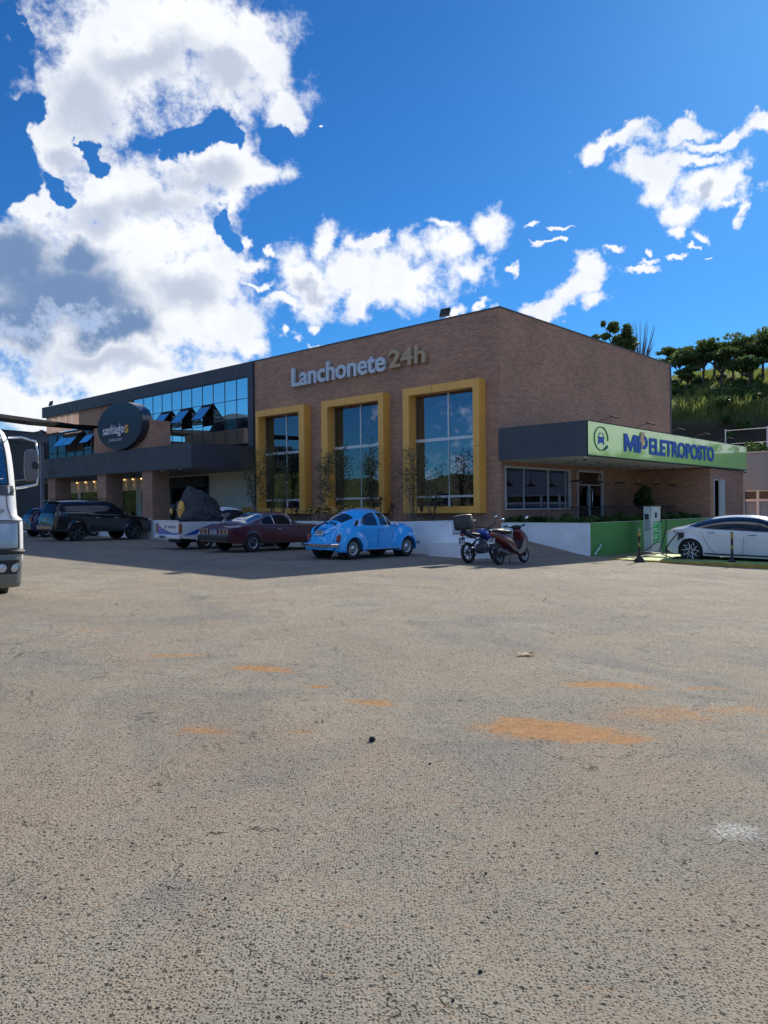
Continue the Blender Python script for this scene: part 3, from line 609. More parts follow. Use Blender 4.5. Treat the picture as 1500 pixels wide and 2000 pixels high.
# left upper windows with three tilted sashes
b = MB(); ww = [-37.6, -36.2, -34.9, -33.6, -32.4, -31.2, -30.0, -29.0]
for x in ww: b.box(U(x)-.04, U(x)+.04, .08, .16, 4.5, 6.85)
b.box(U(-37.6), U(-29.0), .08, .16, 6.75, 6.9); b.box(U(-37.6), U(-29), .08, .16, 5.45, 5.52)
uw = b.build('window', DARK, rb)
for i in range(len(ww)-1):
    for k, (z0, z1) in enumerate(((5.52, 6.75), (4.5, 5.45))):
        x0, x1 = U(ww[i])+.04, U(ww[i+1])-.04; q_ = MB()
        if k == 0 and i in (2, 3, 5):
            an = R(42); L = z1-z0; dy, dz = -L*math.sin(an), -L*math.cos(an)
            q_.add([(x0, .05, z1), (x1, .05, z1), (x1, .05+dy, z1+dz), (x0, .05+dy, z1+dz), (x0, .03, z1), (x1, .03, z1), (x1, .03+dy, z1+dz), (x0, .03+dy, z1+dz)],
                   [(0, 1, 2, 3), (4, 7, 6, 5), (0, 4, 5, 1), (1, 5, 6, 2), (2, 6, 7, 3), (3, 7, 4, 0)]); q_.build('open_sash', CURT, uw)
        else: q_.box(x0, x1, .11, .118, z0, z1); q_.build('pane', DGLASS, uw)
# porch: band, roof, soffit, brick pillars, raised brick box that carries the round sign
b = MB(); b.box(U(-30.9), U(-14.3), -3.62, -3.52, 3.45, 4.59); b.box(U(-14.4), U(-14.3), -3.52, -.1, 3.45, 4.59); b.box(U(-30.9), U(-30.8), -3.52, -.1, 3.45, 4.59); b.build('porch_fascia', BLACKP, rb)
b = MB(); b.box(U(-30.8), U(-14.4), -3.52, .35, 4.35, 4.45); b.build('porch_roof', CONC, rb)
b = MB(); b.box(U(-38), U(-14.4), -3.52, .6, 3.47, 3.53); b.build('porch_soffit', mat('soffit_grey', (.34, .34, .33), .8), rb)
for a0 in (-18.85, -23.45, -29.5):
    b = MB(); b.box(U(a0), U(a0+.95), -3.50, -2.55, .9, 3.47); b.build('brick_pillar', BRICK, rb)
b = MB(); b.box(U(-23.9), U(-18.15), -3.42, -2.9, 4.45, 5.98); b.box(U(-23.9), U(-18.15), -2.9, -2.3, 4.45, 5.98-.003); b.build('brick_parapet', BRICK, rb)
# ground floor behind the porch
b = MB(); wall(b, (U(-38), .6), (U(-14.3), .6), .9, 3.5, .2, [(1.0, 3.7, 1.5, 2.75), (4.1, 6.9, 1.5, 2.75), (9.6, 11.3, 1.0, 2.75), (11.9, 13.9, 1.0, 2.75), (15.2, 18.9, .95, 3.1)]); b.build('cream_wall', CREAM, rb)
b = MB(); b.box(U(-38), U(-14.3), .8, 11.9, .85, .95); b.box(U(-38), U(-14.3), -3.4, .8, .8, .90); b.build('floor_slab', CONC, rb)
b = MB(); b.box(U(-38), U(-14.4), 5, 5.1, .95, 3.5); b.box(U(-38), U(-14.4), .8, 12, 3.53, 3.6); b.build('inner_wall', INT, rb)
for s0, s1, z0, z1 in ((1.0, 3.7, 1.5, 2.75), (4.1, 6.9, 1.5, 2.75), (9.6, 11.3, 1.0, 2.75), (11.9, 13.9, 1.0, 2.75)):
    x0, x1 = U(-38)+s0, U(-38)+s1; b = MB(); b.box(x0, x1, .66, .67, z0, z1); b.build('pane', DGLASS, rb)
b = MB(); x0, x1 = U(-22.8), U(-19.1)
b.box(x0, x1, .35, .62, 2.75, 3.35); b.box(x0, x0+.25, .5, .62, .95, 2.75); b.box(x1-.14, x1, .5, .62, .95, 2.75); b.box(x0+1.6, x0+1.7, .55, .62, .95, 2.6); b.build('door', DARK, rb)
b = MB()
for k in (0, 1, 2): b.cyl((U(-17.4+k*.12), -3.3, 3.45), (U(-17.4+k*.12), -3.3, 3.40), .03)
b.build('camera_bracket', ALU, rb)
# warm wall washers under the porch soffit, lit in the photograph
for i, a in enumerate([-36.6, -35.4, -34.2, -33.0, -31.8, -27.9, -26.9, -25.9]):
    o = lthing('wall_spotlight', a, .5, 3.40, ['leftmost lit downlight under the porch above the black utility car', 'second lit downlight from the left under the porch', 'third lit downlight under the left half of the porch', 'fourth lit downlight just left of the brick pillar', 'fifth lit downlight touching the left brick pillar', 'first lit downlight between the two brick pillars', 'middle lit downlight between the two brick pillars', 'right lit downlight between the two brick pillars'][i], 'spotlight', 'lit downlights under the porch')
    b = MB(); b.lathe([(.0, -.02), (.045, -.02), (.05, .06), (0, .06)], axis='z', n=10); b.build('lamp_body', mat('warm_lamp', (.8, .6, .3), .4, emit=(1, .62, .25, 1.2)), o)
    l = bpy.data.lights.new('spot', 'SPOT'); l.energy = 1.1; l.color = (1, .62, .28); l.spot_size = R(75); l.spot_blend = .8; l.shadow_soft_size = .04
    lo = bpy.data.objects.new('light', l); COL.objects.link(lo); lo.parent = o; lo.location = (0, -.06, -.04); lo.rotation_euler = (R(14), 0, 0)

# round sign
rs_ = lthing('round_sign', -20.52, -3.75, 5.83, 'big dark round restaurant sign reading santiagos in front of the brick parapet', 'sign')
RX, RZ_ = 2.28, 1.21
b = MB(); n = 72
ring = [(RX*math.cos(2*math.pi*k/n), RZ_*math.sin(2*math.pi*k/n)) for k in range(n)]
b.prism([(x, -.02, z) for x, z in ring], (0, .55, 0)); b.build('sign_drum', mat('navy_sign_rim', (.03, .035, .05), .3, coat=.5), rs_, angle=30)
b = MB(); b.prism([(x*.985, -.05, z*.985) for x, z in ring], (0, .03, 0))
b.build('sign_face', mat('navy_sign_face', (.022, .034, .055), .42), rs_)
text_mesh('lettering', 'santiago', 2.14, .60, .03, mat('white_letter_face', (.85, .85, .88), .4), rs_, Matrix.Translation((-1.60, -.056, -.53)), offset=.004, space=1.1)
text_mesh('lettering', 's', .36, .40, .03, YEL, rs_, Matrix.Translation((.63, -.056, -.41)), offset=.01)
text_mesh('lettering', 'CHURRASCARIA', 1.36, .14, .02, mat('grey_letter_face', (.45, .46, .5), .5), rs_, Matrix.Translation((-1.02, -.056, -.76)), offset=.0)
b = MB()
for s in (-1, 1): b.tube([(-.3+s*.38, -.06, .14), (-.3+s*.46, -.06, .0), (-.3+s*.30, -.06, -.14)], [.01, .05, .01], 6)
b.build('horn_emblem', mat('grey_letter_face'), rs_)
b = MB(); b.box(-1.2, -1.1, .5, 1.0, -.8, .8); b.box(1.1, 1.2, .5, 1.0, -.8, .8); b.build('bracket', DARK, rs_)

# ============================================================ planters, steps, terrace
def planter(name, label, pts, z1, col, thick=.15, cap=None):
    o = empty(name, L2W(*pts[0], 0), AZ, label, 'planter')
    b = MB()
    for i, (p, q2) in enumerate(zip(pts[:-1], pts[1:])):
        if i: k = thick/math.hypot(q2[0]-p[0], q2[1]-p[1]); p = (p[0]+(q2[0]-p[0])*k, p[1]+(q2[1]-p[1])*k)
        wall(b, (p[0]-pts[0][0], p[1]-pts[0][1]), (q2[0]-pts[0][0], q2[1]-pts[0][1]), -.8, z1, thick)
    b.build('planter_wall', col, o); return o
pl = planter('planter', 'long low white rendered planter wall in front of the brick facade behind the parked cars', [(-38, -3.8), (.55, -3.8)], 1.045, WHITE)
b = MB(); b.box(36.45, 36.6, .15, 3.79, -.6, 1.042); b.build('end_wall', WHITE, pl)
b = MB(); b.box(36.6, 38.54, .151, 3.79, -.6, .56); b.build('landing', CONC, pl)
b = MB(); b.box(.15, 36.44, .15, 3.75, .85, .93); b.build('soil', mat('soil', (.07, .05, .035), .95, var=.3, bump=.5), pl)
st = lthing('steps', .1, -4.35, 0, 'two low white concrete steps at the end of the white planter behind the motorbikes', 'steps')
b = MB(); b.box(0, 1.9, 0, .535, -.3, .42); b.box(.3, 1.9, .536, 1.1, -.3, .62); b.build('step', WHITE, st, bevel=.01)
gp = lthing('planter', 0, 0, 0, 'corner planter with one white face and one green face beside the charger', 'planter')
b = MB(); wall(b, (.0, -.0), (3.5, -.0), -.8, .94, .15); b.build('white_wall', WHITE, gp)
b = MB(); wall(b, (3.503, .003), (3.503, 11.3), -.8, .938, .15)
b.build('green_wall', mat('green_wall_paint', (.10, .31, .075), .7, var=.08, vs=.8, bump=.1), gp)
b = MB(); b.box(.02, 3.33, .16, 1.2, .5, .86); b.box(2.2, 3.33, 1.2, 11.3, .5, .86); b.build('soil', mat('soil'), gp)
b = MB(); b.box(3.34, 3.52, .003, 11.3, .94, .955); b.box(0, 3.52, -.01, .16, .942, .957); b.build('coping', mat('pale_edge', (.5, .58, .42), .6), gp)
dp = lthing('drain_pipe', 3.55, 0.02, 0, 'short slanting pale drain pipe against the green planter corner', 'pipe')
b = MB(); b.tube([(-.05, .55, .20), (.05, .52, .20), (.06, .46, .15), (.07, .05, -.10)], .035, 8); b.build('pipe', mat('pale_pvc', (.45, .60, .52), .4), dp)
# terrace railing
rl = lthing('railing', 2.0, 1.2, .9, 'thin dark metal railing on the terrace behind the hedge', 'railing')
b = MB(); b.tube([(0, 0, .58), (0, 9.9, .58)], .018, 6); b.tube([(0, 0, .10), (0, 9.9, .10)], .012, 6)
b.build('rail', DARK, rl)
b = MB()
for i in range(83): b.tube([(0, i*.12, .1), (0, i*.12, .58)], .007, 4)
b.build('baluster', DARK, rl)
# hedge along the right planter
def hedge(name, rects, n, label, z, h, seed, m=LF_HEDGE, size=.055):
    V = []; rs = np.random.RandomState(seed); cs = []; rr = []
    for a0, a1, b0, b1 in rects:
        k = int(max(8, (a1-a0)*(b1-b0)*16))
        for _ in range(k):
            cs.append((rs.uniform(a0, a1), rs.uniform(b0, b1), z+rs.uniform(.0, h*.75))); s_ = rs.uniform(.10, .2); rr.append((s_, s_, rs.uniform(.08, h*.5)))
    Vn, F = leaves(cs, rr, n, size, seed=seed); o = mesh_np(name, Vn, F, m); o.location = L2W(0, 0, 0); o.rotation_euler = (0, 0, AZ); tag(o, label, 'plants', kind='stuff'); return o
hedge('ground_cover', [(.1, 3.3, .2, .9), (2.5, 3.3, .9, 11.0)], 26000, 'low green ground cover filling the corner planter', .86, .34, 5)
hedge('ground_cover', [(-14.2, -1.7, -3.55, -1.6)], 9000, 'sparse low ground cover in the white planter', .86, .16, 6, LF_HEDGE)

# ============================================================ vehicles
def pch(pts):
    """monotone cubic through (x,y) points"""
    X = np.array([p[0] for p in pts], float); Y = np.array([p[1] for p in pts], float)
    h = np.diff(X); dl = np.diff(Y)/h; m = np.zeros(len(X)); m[0] = dl[0]; m[-1] = dl[-1]
    for i in range(1, len(X)-1):
        if dl[i-1]*dl[i] > 0:
            w1, w2 = 2*h[i]+h[i-1], h[i]+2*h[i-1]; m[i] = (w1+w2)/(w1/dl[i-1]+w2/dl[i])
    def f(x):
        x = min(max(x, X[0]), X[-1]); i = min(int(np.searchsorted(X, x, 'right'))-1, len(X)-2); i = max(i, 0)
        t = (x-X[i])/h[i]
        return float((2*t**3-3*t*t+1)*Y[i]+(t**3-2*t*t+t)*h[i]*m[i]+(-2*t**3+3*t*t)*Y[i+1]+(t**3-t*t)*h[i]*m[i+1])
    return f
class Shell:
    def __init__(s, top, belt, low, width, arches=(), tum=.2, n=3.0, tuck=.05, flare=.02, crown=None):
        s.top, s.belt, s.low, s.w = pch(top), pch(belt), pch(low), pch(width)
        s.x0, s.x1 = top[0][0], top[-1][0]; s.ar = arches; s.tum = tum if callable(tum) else (lambda x, t=tum: t); s.n = n; s.tuck = tuck; s.flare = flare
        s.kn = sorted({p[0] for p in top}|{p[0] for p in width})
    def bl(s, x): return min(s.belt(x), s.top(x)-.012)
    def lo(s, x):
        z = s.low(x)
        for xc, zc, r in s.ar:
            if abs(x-xc) < r: z = max(z, zc+math.sqrt(r*r-(x-xc)**2))
        return min(z, s.bl(x)-.02)
    def y(s, x, z):
        W_, bz, tz = s.w(x), s.bl(x), s.top(x)
        if z <= bz:
            t = max(0, min(1, (bz-z)/max(.05, bz-.2))); y = W_*(1-s.tuck*t**2.2)
            for xc, zc, r in s.ar:
                dd = math.hypot(x-xc, z-zc)-r
                if dd < .14: y += s.flare*(1-max(0, dd)/.14)**2*min(1, W_/.6)
            return y
        t = min(1.0, (z-bz)/(tz-bz)); return (W_-s.tum(x)*t)*(1-t**s.n)**(1/s.n)
    def sec(s, x, nl=7, nu=10):
        bz, tz, lo = s.bl(x), s.top(x), s.lo(x)
        pts = [(0, lo)]+[(s.y(x, lo+(bz-lo)*i/nl), lo+(bz-lo)*i/nl) for i in range(nl+1)]
        for i in range(1, nu+1):
            a = math.pi/2*i/nu; t = math.sin(a)**(2/s.n); t = min(t, 1.0)
            pts.append(((s.w(x)-s.tum(x)*t)*max(0, math.cos(a))**(2/s.n), bz+(tz-bz)*t))
        return pts
    def zt(s, x, y):   # height of the upper skin at half width y
        lo, hi = 0.0, 1.0
        for _ in range(26):
            t = (lo+hi)/2
            if (s.w(x)-s.tum(x)*t)*(1-t**s.n)**(1/s.n) > abs(y): lo = t
            else: hi = t
        return s.bl(x)+(s.top(x)-s.bl(x))*lo
    def mesh(s, name, mats, parent, clad=None):
        xs = set(np.linspace(s.x0, s.x1, 70).tolist())|set(s.kn)
        for xc, zc, r in s.ar:
            for k in range(-9, 10): xs.add(xc+r*math.sin(k*math.pi/18))
            xs.add(xc-r-.004); xs.add(xc+r+.004)
        xs = sorted(x for x in xs if s.x0 <= x <= s.x1)
        xx = [xs[0]]
        for x in xs[1:]:
            if x-xx[-1] > .003: xx.append(x)
        M = MB(); rows = []
        for x in xx:
            p = s.sec(x); row = [(x, -y, z) for y, z in p[::-1]]+[(x, y, z) for y, z in p[1:-1]]; rows.append(row)
        m = len(rows[0]); vs = [v for r in rows for v in r]; fs = []; mi = []
        for i in range(len(rows)-1):
            for k in range(m):
                f = (i*m+k, i*m+(k+1) % m, (i+1)*m+(k+1) % m, (i+1)*m+k); fs.append(f)
                zc = sum(vs[j][2] for j in f)/4; bot = abs(vs[f[0]][1])+abs(vs[f[1]][1]) < 1e-6 or (k in (len(s.sec(xx[0]))-2, len(s.sec(xx[0]))-1))
                mi.append(1 if bot or (clad and zc < clad) else 0)
        M.v = vs; M.f = fs+[tuple(range(m))[::-1], tuple((len(rows)-1)*m+k for k in range(m))]; M.mi = mi+[0, 0]; M.sm = [True]*len(fs)+[False, False]
        return M.build(name, mats, parent, weld=True, angle=38)
    def side(s, name, lower, upper, m, parent, sgn=-1, off=.008, trim=None, trim_r=.009, nx=22, nz=6):
        lo, up = pch(lower), pch(upper); x0, x1 = lower[0][0], lower[-1][0]; M = MB(); vs = []
        for i in range(nx+1):
            x = x0+(x1-x0)*i/nx; a, c = lo(x), max(up(x), lo(x)+.002)
            for j in range(nz+1):
                z = a+(c-a)*j/nz; vs.append((x, sgn*(s.y(x, z)+off), z))
        fs = [(i*(nz+1)+j, (i+1)*(nz+1)+j, (i+1)*(nz+1)+j+1, i*(nz+1)+j+1) for i in range(nx) for j in range(nz)]
        M.add(vs, fs, sm=True); o = M.build(name, m, parent)
        if trim:
            loop = [vs[i*(nz+1)] for i in range(nx+1)]+[vs[nx*(nz+1)+j] for j in range(1, nz+1)]+[vs[i*(nz+1)+nz] for i in range(nx-1, -1, -1)]+[vs[j] for j in range(nz-1, -1, -1)]
            T = MB(); T.tube(loop, trim_r, 5); T.build('window_trim', trim, o)
        return o
    def upper(s, name, xa, xb, fr, m, parent, off=.008, nx=14, ny=16, inset=None, trim=None):
        vs = []
        for i in range(nx+1):
            x = xa+(xb-xa)*i/nx
            f_ = fr(i/nx) if callable(fr) else fr
            for j in range(ny+1):
                y = s.w(x)*f_*(2*j/ny-1); z = s.zt(x, y); vs.append(Vector((x, y, z)))
        # offset outward along a rough normal
        out = []
        for i in range(nx+1):
            for j in range(ny+1):
                a = vs[min(i+1, nx)*(ny+1)+j]-vs[max(i-1, 0)*(ny+1)+j]; c = vs[i*(ny+1)+min(j+1, ny)]-vs[i*(ny+1)+max(j-1, 0)]
                nn = a.cross(c); nn = nn if nn.z > 0 else -nn; nn.normalize(); out.append(tuple(vs[i*(ny+1)+j]+nn*off))
        M = MB(); M.add(out, [(i*(ny+1)+j, (i+1)*(ny+1)+j, (i+1)*(ny+1)+j+1, i*(ny+1)+j+1) for i in range(nx) for j in range(ny)], sm=True)
        o = M.build(name, m, parent)
        if trim:
            w = ny+1; loop = [out[i*w] for i in range(nx+1)]+[out[nx*w+j] for j in range(1, ny+1)]+[out[i*w+ny] for i in range(nx-1, -1, -1)]+[out[j] for j in range(ny-1, -1, -1)]
            T = MB(); T.tube(loop, .009, 5); T.build('window_trim', trim, o)
        return o

def wheel(parent, x, y, r, wd, style='steel', name='wheel'):
    """wheel axis along local y, outer face away from the car centre"""
    sg = -1 if y < 0 else 1
    hub = MB(); hub.x = Matrix.Translation((x, y, r))
    rr = {'steel': .60, 'opala': .60, 'alloy': .78, 'dark': .74, 'truck': .6}[style]*r; F_ = sg*wd/2
    hub.lathe([(0, F_*.85), (.055*r/.3, F_*.85), (.065*r/.3, F_*.6)], n=14); hub.lathe([(.05, -F_*.2), (.09, F_*.3), (0, F_*.32)], n=14)
    h_ = hub.build(name, CHROME if style in ('steel',) else DARK, parent)
    t = MB(); t.x = hub.x
    t.lathe([(rr, -F_*.95), (rr+.02, -F_), (r*.93, -F_), (r, -F_*.72), (r, F_*.72), (r*.955, F_*.98), (r*.88, F_*1.04), (rr+.02, F_*.98), (rr, F_*.9), (rr-.006, F_*.5), (rr-.006, -F_*.95)], n=36)
    t.build('tyre', RUBBER, h_)
    q_ = MB(); q_.x = hub.x
    if style in ('steel', 'opala', 'truck'):
        q_.lathe([(rr+.004, F_*.92), (rr-.02, F_*.94), (rr-.035, F_*.70), (rr*.72, F_*.42), (rr*.55, F_*.62), (rr*.30, F_*.62), (0, F_*.58)], n=36, mi=0)
        for k in range(14):
            a = 2*math.pi*k/14; q_.rbox((rr*.66*math.cos(a), F_*.575, rr*.66*math.sin(a)), (.035, .02, .022), (0, -a, 0), mi=1)
        if style == 'opala': q_.lathe([(rr*.95, F_*.98), (rr*.86, F_*1.0), (rr*.84, F_*.9)], n=36, mi=2)
        mats = [STEELR if style == 'steel' else mat('grey_rim', (.10, .11, .12), .4, .5), DARK, CHROME]
    elif style == 'alloy':
        q_.lathe([(rr+.004, F_*.9), (rr-.012, F_*.93), (rr-.02, F_*.5), (rr*.9, 0), (.04, 0)], n=36, mi=1)
        for k in range(5):
            a = 2*math.pi*k/5+.3
            def pt(rad, an, yy): return (rad*math.cos(an), yy, rad*math.sin(an))
            for s_ in (-1, 1):
                q_.tube([pt(rr*.16, a+s_*.5, F_*.72), pt(rr*.55, a+s_*.16, F_*.80), pt(rr*.97, a+s_*.30, F_*.86)], [.020, .016, .014], 5, mi=0)
            q_.tube([pt(rr*.55, a+.16, F_*.8), pt(rr*.97, a+.95, F_*.86)], .010, 5, mi=0)
        mats = [mat('machined_silver', (.62, .64, .66), .25, .8), DARK]
    else:
        q_.lathe([(rr+.004, F_*.9), (rr-.015, F_*.93), (rr-.02, F_*.5), (rr*.9, 0), (.04, 0)], n=36, mi=1)
        for k in range(6):
            a = 2*math.pi*k/6
            for s_ in (-.12, .12): q_.tube([(rr*.15*math.cos(a+s_*3), F_*.7, rr*.15*math.sin(a+s_*3)), (rr*.97*math.cos(a+s_), F_*.85, rr*.97*math.sin(a+s_))], .018, 5, mi=0)
        mats = [mat('dark_grey_alloy', (.12, .125, .13), .35, .7), DARK]
    q_.build('rim', mats, h_); return h_

def place(root, X, Y, heading):   # heading = (dx,dy); stands the vehicle on the sloping lot
    gx = (g(X+.5)-g(X-.5)); up = Vector((-gx, 0, 1)).normalized(); f = Vector((heading[0], heading[1], 0)); f = (f-up*f.dot(up)).normalized(); l = up.cross(f)
    root.matrix_world = Matrix.Translation((X, Y, g(X)+.003)) @ Matrix((f, l, up)).transposed().to_4x4()
HB = (.675, .738); HA = (.738, -.675)
def plate(parent, M, w, h, body, m=PLATE, blue=True):
    b = MB(); b.x = M; b.box(-w/2, w/2, -.012, 0, -h/2, h/2); o = b.build('number_plate', m, parent, bevel=.003)
    text_mesh('plate_lettering', body, w*.86, h*.55, .004, LETT, o, M @ Matrix.Translation((-w*.43, -.0125, -h*.32)), offset=.01)
    if blue: b = MB(); b.x = M; b.box(-w/2+.003, w/2-.003, -.0145, -.0135, h*.28, h*.46); b.build('plate_band', BLUEP, o)
    return o
RY = Matrix.Rotation(R(-90), 4, 'Z')   # text front (-y) turned to face -x (the rear of a car)
def rearM(x, y, z, tilt=0.0): return Matrix.Translation((x, y, z)) @ RY @ Matrix.Rotation(tilt, 4, 'X')

# ---- sky blue rounded two-door with separate wings
def make_beetle():
    rt = empty('vintage_car', label='sky blue rounded vintage car with chrome bumper parked nose-in to the planter', cat='car', group='cars parked nose-in along the planter')
    body = paint('sky_blue_paint', (.02, .42, .95)); bl = body
    sh = Shell([(-1.93, .47), (-1.90, .60), (-1.78, .80), (-1.62, .96), (-1.45, 1.07), (-1.25, 1.19), (-1.0, 1.325), (-.75, 1.42), (-.45, 1.485), (-.1, 1.50), (.2, 1.475), (.40, 1.40), (.52, 1.27), (.64, 1.09), (.74, 1.035), (1.0, .99), (1.3, .91), (1.55, .79), (1.75, .60), (1.84, .44)],
               [(-1.93, .42), (-1.7, .62), (-1.4, .80), (-1.0, .92), (-.3, .96), (.6, .945), (1.0, .88), (1.4, .74), (1.84, .38)],
               [(-1.93, .36), (-1.6, .34), (-1.4, .30), (1.0, .28), (1.5, .34), (1.84, .36)],
               [(-1.93, .36), (-1.8, .47), (-1.5, .58), (-1.1, .665), (-.6, .715), (0, .73), (.45, .71), (.75, .63), (1.0, .54), (1.4, .42), (1.7, .30), (1.84, .18)],
               [(-1.2, .31, .34), (1.2, .31, .34)], tum=.17, n=2.5, tuck=.03, flare=0)
    sh.mesh('body', [bl, DARK], rt)
    # wings
    for sx, xc, ins in ((-1, -1.2, 0), (1, 1.2, 0)):
        for sy in (-1, 1):
            M = MB(); vs = []; NT_, NP = 26, 9
            a0, a1 = (-14, 196) if sx > 0 else (-16, 200)
            for i in range(NT_+1):
                a = R(a0+(a1-a0)*i/NT_)
                back = math.cos(a)*(-sx)      # 1 on the cabin side
                for k in range(NP+1):
                    ph = math.pi/2*k/NP
                    yo = .80; yi = .42 if sx > 0 else .50
                    rl = .355; rb_ = rl+.30+.08*max(0, math.sin(a))+.12*max(0, back)-(.10 if back < -.6 else 0)
                    rad = rl+(rb_-rl)*math.sin(ph)**1.2; y = yi+(yo-yi)*math.cos(ph)**.85
                    z = .31+rad*math.sin(a)*.98
                    vs.append((xc+rad*math.cos(a), sy*y, max(z, .22)))
            M.add(vs, [(i*(NP+1)+k, (i+1)*(NP+1)+k, (i+1)*(NP+1)+k+1, i*(NP+1)+k+1) for i in range(NT_) for k in range(NP)], sm=True)
            lip = [vs[i*(NP+1)] for i in range(NT_+1)]; M.tube(lip, .012, 6)
            M.build('wing', bl, rt)
            W2 = MB(); W2.x = Matrix.Translation((xc, sy*.55, .31)); W2.lathe([(.36, -.12), (.36, .1)], n=24); W2.lathe([(0, -sy*.12), (.36, -sy*.12)], n=24); W2.build('wheel_well', DARK, rt)
    for sy in (-1, 1):
        M = MB(); M.rbox((0, sy*.70, .27), (1.72, .20, .035)); M.build('running_board', DARK, rt, bevel=.01)
        M = MB(); M.tube([(-.86, sy*.80, .285), (.86, sy*.80, .285)], .013, 6); M.build('trim_strip', CHROME, rt)
        M = MB(); M.tube([(-.80, sy*(sh.y(-.8, .9)+.004), .90), (0, sy*(sh.y(0, .9)+.004), .905), (.7, sy*(sh.y(.7, .9)+.004), .89)], .008, 5); M.build('trim_strip', mat('sky_blue_paint'), rt)
    for sg in (-1, 1):
        sh.side('side_window', [(-.80, 1.06), (-.6, 1.00), (-.30, .995), (-.17, .995)], [(-.80, 1.07), (-.68, 1.20), (-.5, 1.30), (-.30, 1.35), (-.17, 1.36)], CARGLT, rt, sg, trim=DARK, trim_r=.008)
        sh.side('side_window', [(-.05, .995), (.29, .995)], [(-.05, 1.365), (.1, 1.36), (.22, 1.345), (.29, 1.325)], CARGLT, rt, sg, trim=CHROME, trim_r=.006)
        sh.side('vent_window', [(.31, .995), (.50, .995), (.53, 1.0)], [(.31, 1.32), (.40, 1.22), (.50, 1.08), (.53, 1.02)], CARGLT, rt, sg, trim=CHROME, trim_r=.007, nx=10)
        M = MB(); M.tube([(-.02, sg*(sh.y(0, .85)+.02), .87), (.12, sg*(sh.y(.1, .85)+.03), .87)], .012, 6); M.build('door_handle', CHROME, rt)
        M = MB(); pts = [(x, sg*(sh.y(x, z)+.002), z) for x, z in [(-.11, 1.38), (-.11, .9), (-.13, .5), (-.10, .34)]]; M.tube(pts, .009, 4)
        pts = [(x, sg*(sh.y(x, z)+.002), z) for x, z in [(.60, .98), (.62, .7), (.58, .34)]]; M.tube(pts, .009, 4); M.build('door_seam', mat('seam_blue', (.005, .10, .34), .6), rt)
        M = MB(); M.sq((.62, sg*.80, .99), (.035, .07, .06), .8); M.tube([(.66, sg*.70, .96), (.63, sg*.8, .97)], .008, 5); M.build('wing_mirror', CHROME, rt)
        M = MB(); M.sq((-1.00, sg*.665, 1.06), (.06, .02, .10), .9, rot=(0, .5, 0)); M.build('air_vent', DARK, rt)
        # lamps
        M = MB(); M.sq((-1.70, sg*.63, .62), (.05, .075, .13), .9, rot=(0, .35, 0)); M.build('tail_light', RED, rt)
        M = MB(); M.sq((-1.715, sg*.63, .67), (.052, .055, .05), .9, rot=(0, .35, 0)); M.build('indicator_lens', AMBER, rt)
        M = MB(); M.sq((1.62, sg*.60, .66), (.09, .10, .10), 1); M.build('headlight', CLEAR, rt)
        M = MB(); M.sq((1.30, sg*.62, .97), (.05, .03, .025), 1); M.build('indicator_lamp', CHROME, rt)
    sh.upper('rear_window', -1.33, -.98, lambda t: .60+.10*t, CARGLT, rt, trim=DARK, off=.006)
    sh.upper('windscreen', .50, .635, lambda t: .80, CARGL, rt, trim=DARK, off=.006)
    # engine lid with louvres, handle, number plate
    M = MB(); outl = []
    for k in range(33):
        a = 2*math.pi*k/32; yy = .40*math.sin(a)*(1.0 if math.cos(a) > 0 else .85); xx = -1.66+.23*math.cos(a)+.03
        outl.append((xx-.006, yy, sh.zt(xx, yy)+.004))
    M.tube(outl, .006, 4); M.build('lid_seam', mat('seam_blue'), rt)
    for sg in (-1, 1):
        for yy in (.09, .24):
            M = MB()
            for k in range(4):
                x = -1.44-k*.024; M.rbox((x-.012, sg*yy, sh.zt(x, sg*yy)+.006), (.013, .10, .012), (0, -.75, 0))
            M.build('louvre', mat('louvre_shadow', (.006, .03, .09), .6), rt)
    M = MB(); M.sq((-1.70, 0, .925), (.05, .13, .03), .6, rot=(0, -.7, 0)); M.build('plate_lamp', bl, rt)
    plate(rt, rearM(-1.87, 0, .78, -.32), .34, .17, 'GLW1B71')
    for x, nm in ((-2.0, -1), (1.97, 1)):
        M = MB(); pts = []
        for k in range(17):
            t = k/8-1; pts.append((x-nm*.20*abs(t)**3.2, .76*t, .42))
        for p, q_ in zip(pts[:-1], pts[1:]):
            M.prism([(p[0], p[1], .37), (p[0]+nm*.035, p[1], .395), (p[0]+nm*.035, p[1], .445), (p[0], p[1], .47)], (q_[0]-p[0], q_[1]-p[1], 0))
        M.build('bumper', CHROME, rt)
        M = MB(); pts2 = [(p[0]+nm*.037, p[1], .42) for p in pts]; M.tube(pts2, .018, 5); M.build('bumper_strip', DARK, rt)
    M = MB(); M.rbox((-1.86, 0, .33), (.10, 1.15, .10)); M.build('apron', bl, rt, bevel=.03)
    M = MB()
    for yy in (-.18, .18): M.cyl((-1.9, yy, .29), (-2.02, yy, .28), .022)
    M.build('exhaust_pipe', CHROME, rt)
    for x in (-1.2, 1.2):
        for sy in (-1, 1): wheel(rt, x, sy*.66, .315, .165, 'steel')
    M = MB(); M.box(-1.3, 1.3, -.5, .5, .2, .32); M.build('underbody', DARK, rt)
    return rt
bt = make_beetle(); p = L2W(-.88, -6.30); place(bt, p.x, p.y, HB)

